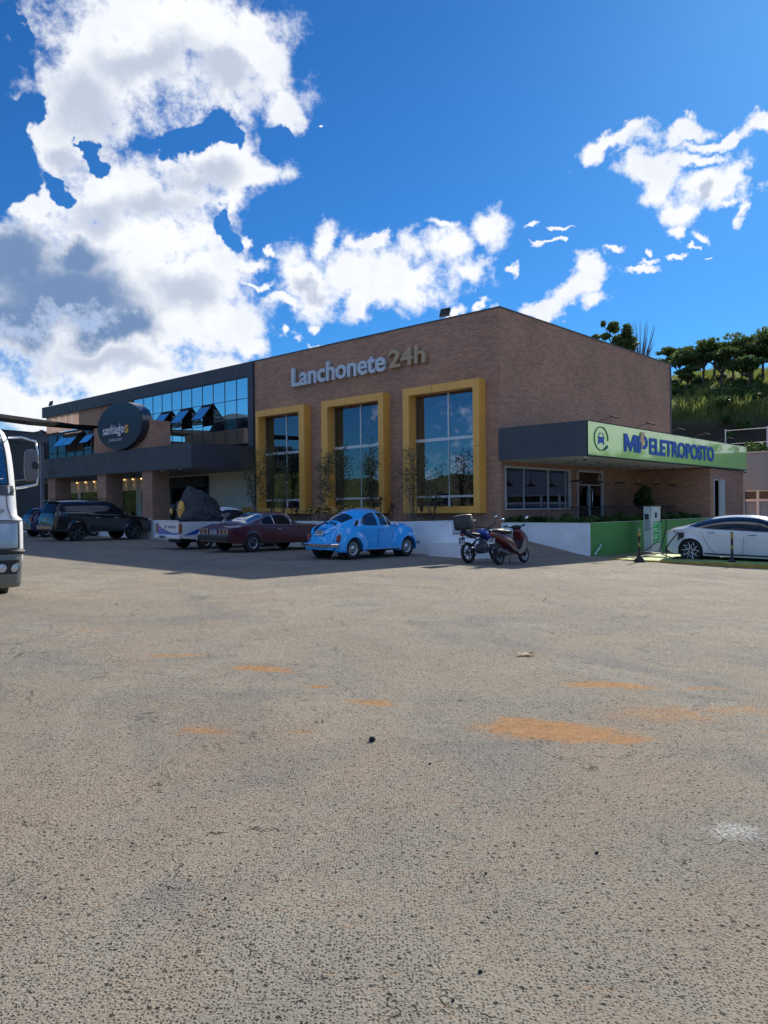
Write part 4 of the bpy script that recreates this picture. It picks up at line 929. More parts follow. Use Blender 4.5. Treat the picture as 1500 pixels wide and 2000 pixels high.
# ---- maroon fastback coupe
def make_coupe():
    rt = empty('vintage_coupe', label='dark maroon vintage fastback coupe with chrome framed rear lights beside the sky blue car', cat='car', group='cars parked nose-in along the planter')
    body = paint('maroon_paint', (.095, .018, .022))
    sh = Shell([(-2.30, .52), (-2.29, .80), (-2.24, .885), (-1.9, .93), (-1.62, .965), (-1.5, .99), (-1.1, 1.165), (-.72, 1.305), (-.45, 1.355), (-.1, 1.375), (.2, 1.365), (.40, 1.31), (.62, 1.14), (.82, .985), (.95, .965), (1.6, .93), (2.1, .88), (2.28, .84), (2.34, .62)],
               [(-2.30, .80), (-1.6, .90), (-1.2, .93), (-.7, .90), (0, .875), (.9, .88), (2.1, .82), (2.34, .58)],
               [(-2.30, .36), (-1.9, .30), (1.9, .27), (2.34, .34)],
               [(-2.30, .80), (-2.2, .835), (-1.6, .87), (-.9, .86), (0, .86), (1.2, .87), (2.0, .83), (2.25, .78), (2.34, .70)],
               [(-1.335, .31, .345), (1.335, .31, .345)], tum=.27, n=4.2, tuck=.09, flare=.018)
    sh.mesh('body', [body, DARK], rt)
    for sg in (-1, 1):
        sh.side('side_window', [(-.98, .96), (-.9, .935), (-.42, .925)], [(-.98, .97), (-.88, 1.08), (-.72, 1.17), (-.5, 1.235), (-.42, 1.245)], CARGL, rt, sg, trim=CHROME, trim_r=.008)
        sh.side('side_window', [(-.39, .925), (.35, .915)], [(-.39, 1.25), (-.1, 1.27), (.12, 1.255), (.22, 1.22), (.35, 1.09)], CARGL, rt, sg, trim=CHROME, trim_r=.008)
        sh.side('vent_window', [(.37, .915), (.64, .91)], [(.37, 1.07), (.5, .99), (.64, .93)], CARGL, rt, sg, trim=CHROME, trim_r=.008, nx=8)
        M = MB(); M.rbox((-.2, sg*(sh.y(-.2, .76)+.012), .77), (.14, .02, .022)); M.build('door_handle', CHROME, rt)
        M = MB()
        for x in (-.42, .72): M.tube([(x, sg*(sh.y(x, z)+.001), z) for z in (.9, .6, .36)], .005, 4)
        M.build('door_seam', DARK, rt)
        M = MB(); M.sq((.62, sg*.93, .98), (.05, .07, .045), .7); M.build('wing_mirror', CHROME, rt)
        M = MB(); M.tube([(-1.0, sg*(sh.y(-1.0, .30)+.005), .30), (1.0, sg*(sh.y(1.0, .30)+.005), .30)], .012, 5); M.build('sill_trim', DARK, rt)
        # rear lamp cluster
        y0, y1 = sorted((sg*.33, sg*.79))
        M = MB(); M.box(-2.318, -2.298, y0, y1, .615, .785); M.build('tail_light', mat('smoked_red_lens', (.09, .035, .03), .25, coat=.5), rt)
        M = MB()
        for z in (.61, .79): M.tube([(-2.322, y0, z), (-2.322, y1, z)], .009, 5)
        for y in (y0, y1, (y0+y1)/2): M.tube([(-2.322, y, .61), (-2.322, y, .79)], .007, 5)
        M.build('lamp_surround', CHROME, rt)
        y0, y1 = sorted((sg*.42, sg*.50)); M = MB(); M.box(-2.325, -2.315, y0, y1, .64, .76); M.build('reversing_lamp', mat('dim_amber_lens', (.14, .05, .015), .3), rt)
        M = MB(); M.sq((2.30, sg*.62, .68), (.05, .10, .10), 1); M.build('headlight', CLEAR, rt)
    sh.upper('rear_window', -1.48, -.74, lambda t: .80-.06*t, glass_mat('pale_reflecting_glass', (.9, .95, 1), .30, (.05, .05, .055), 0), rt, off=.006, trim=CHROME)
    sh.upper('windscreen', .42, .80, lambda t: .86, CARGL, rt, off=.006, trim=CHROME)
    M = MB(); M.box(-2.40, -2.29, -.84, .84, .40, .57); M.build('bumper', mat('black_bumper', (.022, .02, .022), .5), rt, bevel=.03)
    M = MB(); M.box(2.32, 2.42, -.82, .82, .40, .52); M.build('bumper', CHROME, rt, bevel=.03)
    plate(rt, rearM(-2.325, 0, .70), .36, .13, 'GUH8312')
    for x in (-1.335, 1.335):
        for sy in (-1, 1): wheel(rt, x, sy*.765, .32, .20, 'opala')
    return rt
op = make_coupe(); p = L2W(-5.85, -6.05); place(op, p.x, p.y, HB)

# ---- black SUV
def make_suv():
    rt = empty('suv', label='big black seven-seat utility car parked nose-in left of the white pickup', cat='car', group='cars parked nose-in along the planter')
    body = paint('black_paint', (.010, .011, .014), rough=.2)
    sh = Shell([(-2.40, .62), (-2.38, 1.05), (-2.30, 1.30), (-2.20, 1.60), (-2.12, 1.76), (-1.8, 1.80), (-1.0, 1.83), (-.2, 1.835), (.25, 1.80), (.55, 1.68), (.9, 1.42), (1.2, 1.19), (1.35, 1.15), (1.9, 1.09), (2.2, 1.0), (2.36, .86), (2.40, .6)],
               [(-2.40, 1.0), (-2.2, 1.20), (-1.0, 1.20), (-.2, 1.12), (1.2, 1.08), (2.1, .98), (2.40, .55)],
               [(-2.40, .50), (-1.9, .42), (1.9, .40), (2.40, .45)],
               [(-2.40, .72), (-2.25, .86), (-1.8, .915), (0, .92), (1.5, .92), (2.0, .88), (2.3, .76), (2.40, .6)],
               [(-1.372, .39, .45), (1.372, .39, .45)], tum=.24, n=4.0, tuck=.05, flare=.035)
    sh.mesh('body', [body, DARK], rt, clad=.52)
    for sg in (-1, 1):
        sh.side('side_window', [(-2.12, 1.27), (-1.0, 1.265), (-.75, 1.22), (.2, 1.18), (1.02, 1.15)], [(-2.12, 1.45), (-1.95, 1.66), (-1.0, 1.70), (-.1, 1.70), (.3, 1.64), (.65, 1.44), (1.02, 1.17)], CARGL, rt, sg)
        M = MB(); M.tube([(x, sg*(sh.y(x, z)+.012), z) for x, z in ((-2.15, 1.25), (-1.5, 1.26), (-1.0, 1.25), (-.72, 1.20), (0, 1.175), (1.0, 1.135))], .009, 5); M.build('chrome_strip', CHROME, rt)
        M = MB(); M.tube([(-1.9, sg*.60, 1.84), (-1.8, sg*.62, 1.885), (.1, sg*.62, 1.885), (.25, sg*.60, 1.82)], .016, 6); M.build('roof_rail', DARK, rt)
        for x in (-.45, .45):
            M = MB(); M.rbox((x, sg*(sh.y(x, 1.02)+.02), 1.04), (.18, .03, .03)); M.build('door_handle', CHROME, rt)
        M = MB(); M.sq((.82, sg*1.05, 1.20), (.09, .12, .09), .6); M.build('wing_mirror', body, rt)
        M = MB(); M.rbox((0, sg*.93, .44), (1.7, .16, .05)); M.build('side_step', DARK, rt, bevel=.01)
        M = MB(); M.prism([(-2.37, sg*.70, 1.03), (-2.05, sg*.93, 1.09), (-1.95, sg*.93, 1.12), (-2.35, sg*.72, 1.14)], (0, sg*.02, 0)); M.build('tail_light', RED, rt)
        M = MB(); M.sq((2.28, sg*.68, .92), (.12, .14, .05), .7); M.build('headlight', CLEAR, rt)
    sh.upper('rear_window', -2.32, -2.17, .82, CARGL, rt, off=.008)
    sh.upper('windscreen', .42, 1.16, .86, CARGL, rt, off=.008)
    M = MB(); M.rbox((-2.18, 0, 1.80), (.30, 1.25, .035), (0, -.06, 0)); M.build('spoiler', body, rt, bevel=.01)
    M = MB(); M.box(-2.47, -2.36, -.80, .80, .50, .72); M.build('bumper', body, rt, bevel=.04)
    plate(rt, rearM(-2.402, .0, .98), .38, .13, 'QPK4A19')
    for x in (-1.372, 1.372):
        for sy in (-1, 1): wheel(rt, x, sy*.80, .385, .26, 'dark')
    return rt
sv = make_suv(); p = L2W(-18.2, -6.19); place(sv, p.x, p.y, HB)

# ---- small white pickup with printed tailgate
def make_pickup():
    rt = empty('pickup', label='white and blue pickup with a printed tailgate and a black wrapped load in its bed', cat='pickup')
    wp = paint('white_paint', (.62, .64, .66))
    bp_ = paint('print_blue', (.02, .09, .40))
    sh = Shell([(.05, 1.02), (.08, 1.18), (.28, 1.50), (.6, 1.545), (1.0, 1.52), (1.25, 1.40), (1.70, 1.05), (2.2, .96), (2.7, .86), (2.95, .76), (3.02, .55)],
               [(.05, .96), (1.6, .92), (2.6, .8), (3.02, .5)], [(.05, .35), (1.2, .28), (2.7, .28), (3.02, .36)],
               [(.05, .80), (1.0, .82), (2.2, .81), (2.8, .74), (3.02, .62)], [(2.35, .30, .35)], tum=.22, n=3.8, tuck=.06, flare=.02)
    sh.mesh('cab', [wp, DARK], rt)
    for sg in (-1, 1):
        sh.side('side_window', [(.22, 1.0), (1.45, .985)], [(.22, 1.36), (.5, 1.42), (.9, 1.41), (1.1, 1.36), (1.45, 1.05)], CARGL, rt, sg, trim=DARK)
        M = MB(); M.rbox((.42, sg*(sh.y(.42, .85)+.01), .87), (.14, .02, .03)); M.build('door_handle', DARK, rt)
        M = MB(); M.sq((1.35, sg*.93, 1.0), (.05, .09, .07), .7); M.build('wing_mirror', DARK, rt)
        M = MB(); M.sq((2.92, sg*.6, .72), (.08, .14, .08), .6); M.build('headlight', CLEAR, rt)
    sh.upper('windscreen', 1.22, 1.66, .86, CARGL, rt); sh.upper('rear_window', .09, .24, .78, CARGL, rt)
    # bed: side walls with wheel arch, floor
    for sg in (-1, 1):
        M = MB(); pts = [(-1.62, .42), (-1.62, 1.0), (.05, 1.0), (.05, .34)]
        arc = [(-.60+.36*math.cos(R(a)), .30+.36*math.sin(R(a))) for a in range(0, 181, 15)]
        pts = [(-1.62, .42), (-1.62, 1.0), (.05, 1.0), (.05, .34), (-.24, .34)]+arc+[(-.96, .36)]
        M.prism([(x, sg*.79, z) for x, z in pts], (0, -sg*.06, 0)); M.build('bed_side', wp, rt)
        M = MB(); M.add([(x, sg*(.795), z) for x, z in [(-1.55, .50), (-1.0, .72), (-.3, .92), (.04, .80), (.04, .60), (-.3, .70), (-.9, .66), (-1.0, .55)]], [tuple(range(8))]); M.build('side_print', bp_, rt)
        M = MB(); M.box(-1.67, -1.60, min(sg*.66, sg*.80), max(sg*.66, sg*.80), .60, .93); M.build('tail_light', RED, rt, bevel=.015)
        M = MB(); M.box(-1.675, -1.668, min(sg*.68, sg*.78), max(sg*.68, sg*.78), .74, .79); M.build('reversing_lamp', AMBER, rt)
    M = MB(); M.box(-1.6, .05, -.73, .73, .50, .56); M.box(-1.4, 2.6, -.4, .4, .25, .4); M.build('bed_floor', DARK, rt)
    M = MB(); M.box(-1.66, -1.60, -.655, .655, .52, 1.01); tg = M.build('tailgate', wp, rt, bevel=.012)
    M = MB(); pts = [(-1.664, .65, .52), (-1.664, .65, .86)]+[(-1.664, .65-1.3*t, .86-.26*min(1, t*1.5)**.8-.0*t) for t in (.15, .3, .45, .6, .75, .9, 1.0)]+[(-1.664, -.65, .52)]
    M.poly(pts); M.build('blue_swoosh', bp_, tg)
    text_mesh('lettering', 'SHINE', .52, .10, .003, mat('navy_lettering', (.02, .03, .10), .5), tg, rearM(-1.661, .02, .76), offset=.01, shear=.2)
    M = MB(); M.x = rearM(-1.662, .17, .81); M.tube([(.05*math.cos(R(a)), 0, .055*math.sin(R(a))) for a in range(0, 361, 30)], .008, 4); M.tube([(-.03, 0, -.03), (.0, 0, .03), (.03, 0, -.01)], .008, 4); M.build('round_emblem', mat('purple_print', (.12, .04, .15), .5), tg)
    M = MB(); M.box(-1.76, -1.63, -.80, .80, .38, .54); M.build('bumper', wp, rt, bevel=.04)
    plate(rt, rearM(-1.762, .22, .44), .38, .12, 'RFM2C63', m=mat('grey_plate', (.32, .34, .36), .5))
    for x in (-.60, 2.35):
        for sy in (-1, 1): wheel(rt, x, sy*.70, .30, .19, 'opala')
    return rt
pk = make_pickup(); p = L2W(-8.55, -6.75); place(pk, p.x, p.y, HB)
# wrapped load: a big faceted lump under black sheeting
ld = empty('wrapped_load', label='huge lumpy load under crumpled black sheeting with yellow showing through two gaps', cat='load')
M = MB(); M.sq((0, 0, 0), (1, 1, 1), .9, n=44, m=26)
rs0 = np.random.RandomState(4); dirs = rs0.normal(size=(34, 3)); dirs /= np.linalg.norm(dirs, axis=1)[:, None]; off = rs0.uniform(.80, 1.0, 34)
nv = []
for v in M.v:
    dv = Vector(v).normalized(); k = min([o_/max(.12, dv.dot(Vector(dd))) for dd, o_ in zip(dirs.tolist(), off)]+[1.25])
    dv = dv*k; x, y, z = dv.x*1.12, dv.y*.84, dv.z*.80+.55
    t_ = max(0, z-.25); y *= 1-.42*t_; x *= 1-.30*t_
    if z > .55: z = .55+(z-.55)*.7+.62*max(0, 1-abs(y-.22)/.42-abs(x+.35)/1.2)+.42*max(0, 1-abs(y+.28)/.30-abs(x+.1)/1.1)
    x += .05*math.sin(9*y+5*z)+.03*math.sin(17*z+11*y); y += .05*math.sin(8*z+6*x)+.025*math.sin(19*x+13*z)
    nv.append((x, y, max(z, 0)))
M.v = nv
m_ = bpy.data.materials.new('black_sheeting'); m_.use_nodes = True; t = NT(m_.node_tree); P_ = t.n('ShaderNodeTexCoord').outputs['Object']
vo = t.n('ShaderNodeTexVoronoi', {'Vector': t.v('ADD', P_, t.v('MULTIPLY', t.noise(P_, 2.0, 3.0, col=True), (.5, .5, .5))), 'Scale': 3.2}, feature='DISTANCE_TO_EDGE')
bpn = t.n('ShaderNodeBump', {'Strength': 1.0, 'Distance': .10, 'Height': t.m('ADD', vo.outputs[0], t.m('MULTIPLY', t.noise(P_, 6.0, 5.0, .7), .4))})
t.n('ShaderNodeOutputMaterial', {0: t.n('ShaderNodeBsdfPrincipled', {'Base Color': (.022, .026, .034, 1), 'Roughness': .42, 'Normal': bpn.outputs[0]}).outputs[0]})
lm = M.build('sheeting', m_, ld, weld=True)
M = MB(); M.sq((-.90, -.18, .60), (.14, .13, .36), .9); M.build('yellow_part', YEL, ld)
M = MB(); M.sq((-.93, .40, .56), (.10, .09, .13), .7); M.build('yellow_part', YEL, ld)
M = MB(); M.sq((-.90, .40, .62), (.11, .15, .20), .9); M.build('dark_part', DARK, ld)
M = MB(); M.rbox((-1.01, -.18, .60), (.06, .26, .07)); M.build('strap', mat('tan_strap', (.45, .36, .12), .7), ld)
q0 = pk.matrix_world @ Vector((-.42, -.02, .86)); ld.matrix_world = Matrix.Translation(q0) @ pk.matrix_world.to_3x3().to_4x4() @ Matrix.Scale(.92, 4)

# ---- white electric saloon
def make_saloon():
    rt = empty('electric_saloon', label='glossy white low electric saloon plugged in beside the charger', cat='car')
    body = paint('pearl_white_paint', (.66, .69, .74), rough=.16)
    sh = Shell([(-2.31, .52), (-2.30, .74), (-2.27, .93), (-2.22, 1.02), (-2.10, 1.045), (-1.85, 1.10), (-1.4, 1.26), (-.95, 1.385), (-.45, 1.45), (0, 1.46), (.4, 1.43), (.8, 1.32), (1.15, 1.16), (1.45, 1.02), (1.65, .975), (2.0, .90), (2.3, .78), (2.44, .62), (2.48, .45)],
               [(-2.31, .80), (-2.0, .97), (-1.3, 1.0), (0, .96), (1.4, .90), (2.2, .72), (2.48, .42)],
               [(-2.31, .36), (-2.0, .24), (-1.4, .20), (1.6, .20), (2.3, .20), (2.48, .28)],
               [(-2.31, .62), (-2.24, .76), (-2.05, .87), (-1.6, .925), (-1.0, .915), (0, .905), (1.2, .93), (1.8, .90), (2.2, .76), (2.42, .52), (2.48, .3)],
               [(-1.46, .345, .375), (1.46, .345, .375)], tum=.26, n=3.1, tuck=.06, flare=.028)
    sh.mesh('body', [body, DARK], rt, clad=.25)
    for sg in (-1, 1):
        sh.side('side_window', [(-1.55, 1.08), (-.9, 1.015), (0, .985), (1.30, .955)], [(-1.55, 1.10), (-1.2, 1.235), (-.75, 1.335), (-.2, 1.385), (.3, 1.36), (.75, 1.235), (1.30, .985)], mat('black_gloss_glass', (.012, .014, .02), .05, coat=1.0), rt, sg, trim=mat('bright_trim', (.5, .52, .55), .25, .8), trim_r=.007, nx=30)
        for x, z in ((-.85, .90), (.32, .865)):
            M = MB(); M.rbox((x, sg*(sh.y(x, z)+.006), z), (.22, .012, .024)); M.build('door_handle', mat('seam_grey', (.10, .11, .13), .4), rt)
        M = MB()
        M.tube([(x, sg*(sh.y(x, z)+.001), z) for x, z in ((.06, .98), (.07, .7), (.04, .45), (.02, .24))], .007, 4)
        M.tube([(x, sg*(sh.y(x, z)+.001), z) for x, z in ((-1.25, 1.03), (-1.15, .9), (-1.02, .65), (-.86, .40), (-.70, .26))], .007, 4)
        M.tube([(x, sg*(sh.y(x, z)+.001), z) for x, z in ((1.18, .93), (1.14, .6), (1.08, .26))], .004, 4)
        M.build('door_seam', mat('seam_grey'), rt)
        M = MB(); M.sq((.98, sg*1.03, 1.03), (.10, .13, .075), .7); M.build('wing_mirror', body, rt)
        M = MB(); M.add([(x, sg*(sh.y(x, z)+.01), z) for x, z in ((-2.28, .86), (-2.0, .885), (-1.83, .90), (-1.98, .925), (-2.26, .945))], [(0, 1, 2, 3, 4)])
        M.build('tail_light', RED, rt)
        M = MB(); M.tube([(x, sg*(sh.y(x, .27)+.01), .27) for x in (-1.05, 0, 1.05)], .02, 6); M.build('sill_trim', DARK, rt)
        M = MB(); M.sq((2.2, sg*.66, .70), (.16, .12, .035), .8); M.build('headlight', CLEAR, rt)
        # crease of light-catching shoulder
        M = MB(); M.tube([(x, sg*(sh.y(x, z)-.004), z) for x, z in ((-1.95, .83), (-1.2, .80), (0, .70), (1.1, .66))], .010, 5); M.build('body_crease', body, rt)
    sh.upper('rear_window', -1.95, -.95, lambda t: .66+.06*t, mat('black_gloss_glass'), rt)
    sh.upper('windscreen', .62, 1.42, .84, CARGL, rt)
    M = MB(); M.box(-2.325, -2.30, -.62, .62, .88, .925); M.build('light_bar', RED, rt)
    M = MB(); M.rbox((-2.27, 0, .34), (.10, 1.4, .18)); M.build('rear_diffuser', DARK, rt, bevel=.02)
    plate(rt, rearM(-2.33, 0, .62), .40, .13, 'SHD4E07')
    M = MB(); yy = -(sh.y(-1.72, .82)+.01); M.rbox((-1.74, yy+.0, .80), (.15, .02, .16)); M.build('charge_port', DARK, rt)
    for x in (-1.46, 1.46):
        for sy in (-1, 1): wheel(rt, x, sy*.80, .345, .235, 'alloy')
    return rt, sh
sl_, slsh = make_saloon()
ax = Vector((9.38, 23.19, 0)); rv = Vector((-.675, -.738, 0)); fv = Vector((.738, -.675, 0)); c_ = ax-rv*.86+fv*1.46
place(sl_, c_.x, c_.y, HA)

# ---- small blue hatchback far left
def make_hatch():
    rt = empty('hatchback', label='small dark blue hatchback half hidden behind the white lorry', cat='car', group='cars parked nose-in along the planter')
    body = paint('dark_blue_paint', (.008, .03, .10))
    sh = Shell([(-1.95, .5), (-1.93, .9), (-1.82, 1.15), (-1.6, 1.40), (-1.3, 1.48), (-.3, 1.52), (.2, 1.47), (.6, 1.28), (1.0, 1.04), (1.5, .95), (1.85, .8), (1.95, .5)],
               [(-1.95, .88), (-1, .96), (1, .92), (1.95, .5)], [(-1.95, .4), (-1.5, .28), (1.5, .28), (1.95, .35)], [(-1.95, .65), (-1.6, .80), (0, .83), (1.3, .82), (1.8, .7), (1.95, .5)],
               [(-1.25, .3, .34), (1.25, .3, .34)], tum=.2, n=3.4)
    sh.mesh('body', [body, DARK], rt)
    for sg in (-1, 1):
        sh.side('side_window', [(-1.6, 1.05), (.9, .98)], [(-1.6, 1.2), (-1.3, 1.34), (0, 1.38), (.4, 1.25), (.9, 1.0)], CARGL, rt, sg)
        M = MB(); M.box(-1.965, -1.9, min(sg*.58, sg*.76), max(sg*.58, sg*.76), .8, 1.05); M.build('tail_light', RED, rt, bevel=.01)
        M = MB(); M.sq((.8, sg*.92, 1.0), (.06, .1, .07), .7); M.build('wing_mirror', body, rt)
    sh.upper('rear_window', -1.82, -1.5, .8, CARGL, rt); sh.upper('windscreen', .3, .92, .84, CARGL, rt)
    plate(rt, rearM(-1.955, 0, .75), .38, .12, 'PVT3J20')
    for x in (-1.25, 1.25):
        for sy in (-1, 1): wheel(rt, x, sy*.72, .30, .19, 'opala')
    return rt
hb = make_hatch(); p = L2W(-23.6, -5.3); place(hb, p.x, p.y, HB)

# ---- white lorry, nose towards the camera at the left edge
def make_lorry():
    rt = empty('lorry', label='white lorry cab with long side mirror and steel bumper standing at the left edge', cat='lorry')
    wp = paint('lorry_white', (.76, .77, .80), rough=.35)
    xf = pch([(.28, .98), (.80, 1.02), (1.30, .98), (1.75, .93), (1.9, .90), (2.3, .80), (2.62, .70), (2.78, .55), (2.86, .30)])   # front line by height
    hw = pch([(.28, 1.10), (.80, 1.16), (1.28, 1.16), (1.36, 1.08), (1.75, 1.06), (2.3, 1.03), (2.62, .98), (2.80, .90), (2.86, .80)])
    def fp(z, t, off=0.0):    # t -1..1 across the front; corner rounded
        W_ = hw(z); X = xf(z); c = .22
        s = abs(t); y = W_*s; dx = 0
        if y > W_-c: u = (y-(W_-c))/c; dx = c*.8*(1-math.sqrt(max(0, 1-u*u)))
        return (X-.04*s*s-dx+off, math.copysign(y+ (off if s > .97 else 0), t), z)
    zs = [.28, .4, .55, .70, .80, 1.0, 1.2, 1.30, 1.36, 1.5, 1.75, 1.8, 1.9, 2.05, 2.2, 2.35, 2.5, 2.62, 2.72, 2.80, 2.86]
    ts = [-1, -.985, -.96, -.92, -.87, -.8, -.6, -.3, 0, .3, .6, .8, .87, .92, .96, .985, 1]
    M = MB(); vs = []
    for z in zs: vs += [(-1.0, -hw(z), z)]+[fp(z, t) for t in ts]+[(-1.0, hw(z), z)]
    w = len(ts)+2; fs = [(j*w+i, j*w+i+1, (j+1)*w+i+1, (j+1)*w+i) for j in range(len(zs)-1) for i in range(w-1)]
    M.add(vs, fs, sm=True); M.mi = [0]*len(fs)
    for i in range(len(zs)-1): M.f.append(((i)*w, (i+1)*w, (i+1)*w+w-1, i*w+w-1)); M.mi.append(0); M.sm.append(False)
    top = (len(zs)-1)*w; M.f.append(tuple(top+i for i in range(w))); M.mi.append(0); M.sm.append(False)
    M.f.append(tuple(i for i in range(w))[::-1]); M.mi.append(0); M.sm.append(False)
    M.build('cab', wp, rt, angle=40)
    def panel(name, m, z0, z1, t0, t1, off, nz=8, nt=14, par=None, th=.0):
        P2 = MB(); v2 = []
        for j in range(nz+1):
            z = z0+(z1-z0)*j/nz; a, c = (t0(z), t1(z)) if callable(t0) else (t0, t1)
            for i in range(nt+1): v2.append(fp(z, a+(c-a)*i/nt, off))
        P2.add(v2, [(j*(nt+1)+i, j*(nt+1)+i+1, (j+1)*(nt+1)+i+1, (j+1)*(nt+1)+i) for j in range(nz) for i in range(nt)], sm=True)
        return P2.build(name, m, par or rt)
    ws = panel('windscreen', glass_mat('lorry_glass', (.7, .9, 1), .30, (.008, .03, .06), 0), 1.87, 2.66, lambda z: -.86, lambda z: .86, .010)
    panel('windscreen_seal', DARK, 1.84, 2.69, -.89, .89, .006)
    panel('grey_trim', mat('grey_trim', (.07, .085, .10), .5), 1.68, 1.835, -.95, .95, .012)
    panel('grille', mat('grille_dark', (.012, .018, .025), .5), .84, 1.25, -.58, .58, .014)
    M = MB()
    for k in range(4):
        z = .90+k*.09; M.tube([fp(z, t, .022) for t in (-.56, -.3, 0, .3, .56)], .010, 5)
    M.build('grille_bar', mat('grey_trim'), rt)
    M = MB(); M.tube([fp(1.275, t, .006) for t in ts[2:-2]], .010, 4); M.tube([fp(z, .84, .004) for z in (1.3, 1.5, 1.68)], .007, 4); M.tube([fp(z, -.84, .004) for z in (1.3, 1.5, 1.68)], .007, 4); M.build('panel_gap', DARK, rt)
    for sg in (-1, 1):
        ia = lambda z: .62+.10*(1.235-z)
        hl = panel('headlight', mat('headlight_glass', (.42, .46, .52), .1, .2, coat=1.0), .84, 1.235, *((ia, lambda z: .90) if sg > 0 else (lambda z: -.90, lambda z: -ia(z))), .016)
        panel('headlight_bezel', DARK, .82, 1.25, (.60 if sg > 0 else -.93), (.93 if sg > 0 else -.60), .011, par=hl)
    M = MB(); M.tube([fp(.775, t, .0) for t in ts[1:-1]], [.04]*len(ts[1:-1]), 6); M.build('bumper_gap', DARK, rt)
    B2 = MB(); v2 = []; zz = [.20, .28, .42, .66, .72, .735]; oo = [-.10, .02, .05, .06, .055, -.02]
    for z, o_ in zip(zz, oo): v2 += [(fp(.5, t, 0)[0]+o_, fp(.5, t, 0)[1]*1.0, z) for t in ts]
    w2 = len(ts); B2.add(v2, [(j*w2+i, j*w2+i+1, (j+1)*w2+i+1, (j+1)*w2+i) for j in range(len(zz)-1) for i in range(w2-1)], sm=True)
    B2.build('bumper', mat('grey_green_bumper', (.16, .19, .19), .35, .4), rt, angle=30)
    for sg in (-1, 1):
        panel('bumper_recess', mat('grille_dark'), .43, .65, *((.60, .92) if sg > 0 else (-.92, -.60)), .064)
        for y in (.80, .98):
            L_ = MB(); L_.x = Matrix.Translation((fp(.5, y/1.12, 0)[0]+.045, sg*y, .53)); L_.lathe([(.085, -.02), (.085, .03), (.078, .034)], axis='x', n=20); o = L_.build('fog_light', DARK, rt)
            L_ = MB(); L_.x = Matrix.Translation((fp(.5, y/1.12, 0)[0]+.075, sg*y, .53)); L_.lathe([(.078, -.01), (.05, .005), (0, .01)], axis='x', n=20); L_.build('lens', CLEAR, o)
        # mirrors with tube arms
        ar = MB(); ar.tube([(fp(2.62, .97*sg)[0]-.05, sg*1.0, 2.64), (.95, sg*1.10, 2.62), (1.02, sg*1.30, 2.56), (1.02, sg*1.33, 2.40), (1.02, sg*1.33, 1.95)], .016, 7)
        ar.tube([(.80, sg*1.06, 1.80), (.95, sg*1.2, 1.83), (1.02, sg*1.32, 1.86), (1.02, sg*1.33, 1.95)], .02, 7); a_ = ar.build('mirror_arm', CHROME, rt)
        mm = MB(); mm.sq((1.0, sg*1.24, 2.17), (.05, .11, .26), .5); mh = mm.build('mirror', mat('grey_mirror_shell', (.13, .135, .15), .45), rt)
        mm = MB(); mm.sq((.965, sg*1.24, 2.20), (.03, .095, .21), .45); mm.build('mirror_glass', CHROME, mh)
        mm = MB(); mm.sq((1.05, sg*1.29, 2.17), (.03, .05, .06), .5); mm.build('clamp', DARK, mh)
    # chrome script and cab sticker
    text_mesh('model_script', '2009', .52, .085, .012, mat('dull_chrome', (.30, .31, .33), .35, .7), rt, Matrix.Translation((fp(1.40, .55, .012)[0]+.002, .33, 1.38)) @ Matrix.Rotation(R(90), 4, 'Z') , offset=.01, shear=.3)
    M = MB(); X = lambda y: fp(1.95, y/1.03, .018)
    M.tube([(X(y)[0]+.004, y, z) for y, z in ((.50, 1.95), (.58, 1.95), (.60, 1.985), (.63, 1.93), (.65, 1.95), (.74, 1.95), (.77, 1.97), (.80, 1.94), (.85, 1.95))], .006, 4); M.build('heartbeat_sticker', mat('white_sticker', (.8, .8, .82), .5), ws)
    M = MB(); M.tube([(fp(1.86, -.5)[0]+.03, -.5, 1.86), (fp(2.05, 0)[0]+.03, .05, 2.0)], .012, 5); M.tube([(fp(1.86, .2)[0]+.03, .2, 1.86), (fp(2.05, .7)[0]+.03, .72, 1.98)], .012, 5); M.build('wiper', DARK, rt)
    for sg in (-1, 1):
        M = MB(); M.add([(x, sg*(hw(z)+.006), z) for x, z in ((-.55, 1.75), (.50, 1.75), (.42, 2.45), (-.55, 2.45))], [(0, 1, 2, 3)]); M.build('side_window', CARGL, rt)
        M = MB(); M.tube([(x, sg*(hw(z)+.003), z) for x, z in ((-.62, .9), (-.62, 2.5), (.45, 2.5), (.58, 1.7), (.58, .9))], .006, 4); M.build('door_seam', DARK, rt)
        for x in (-.55, -3.8): wheel(rt, x, sg*.98, .48, .27, 'truck')
        M = MB(); M.lathe([(.52, -.14), (.56, -.14), (.56, .14), (.52, .14)], (-.55, sg*.98, .48), n=28); M.build('wheel_arch', DARK, rt)
    M = MB(); M.box(-5.4, .9, -.45, .45, .55, .8); M.build('chassis', DARK, rt)
    M = MB(); M.box(-5.5, -1.25, -1.15, 1.15, .95, 2.75); M.build('cargo_box', mat('cargo_grey', (.45, .46, .48), .5), rt, bevel=.03)
    return rt
lo_ = make_lorry()
hd = Vector((.60, -.80, 0)); lf = Vector((.80, .60, 0)); fr_ = Vector((-5.90, 12.35, 0))-lf*1.16; cpos = fr_-hd*.80
place(lo_, cpos.x, cpos.y, hd)

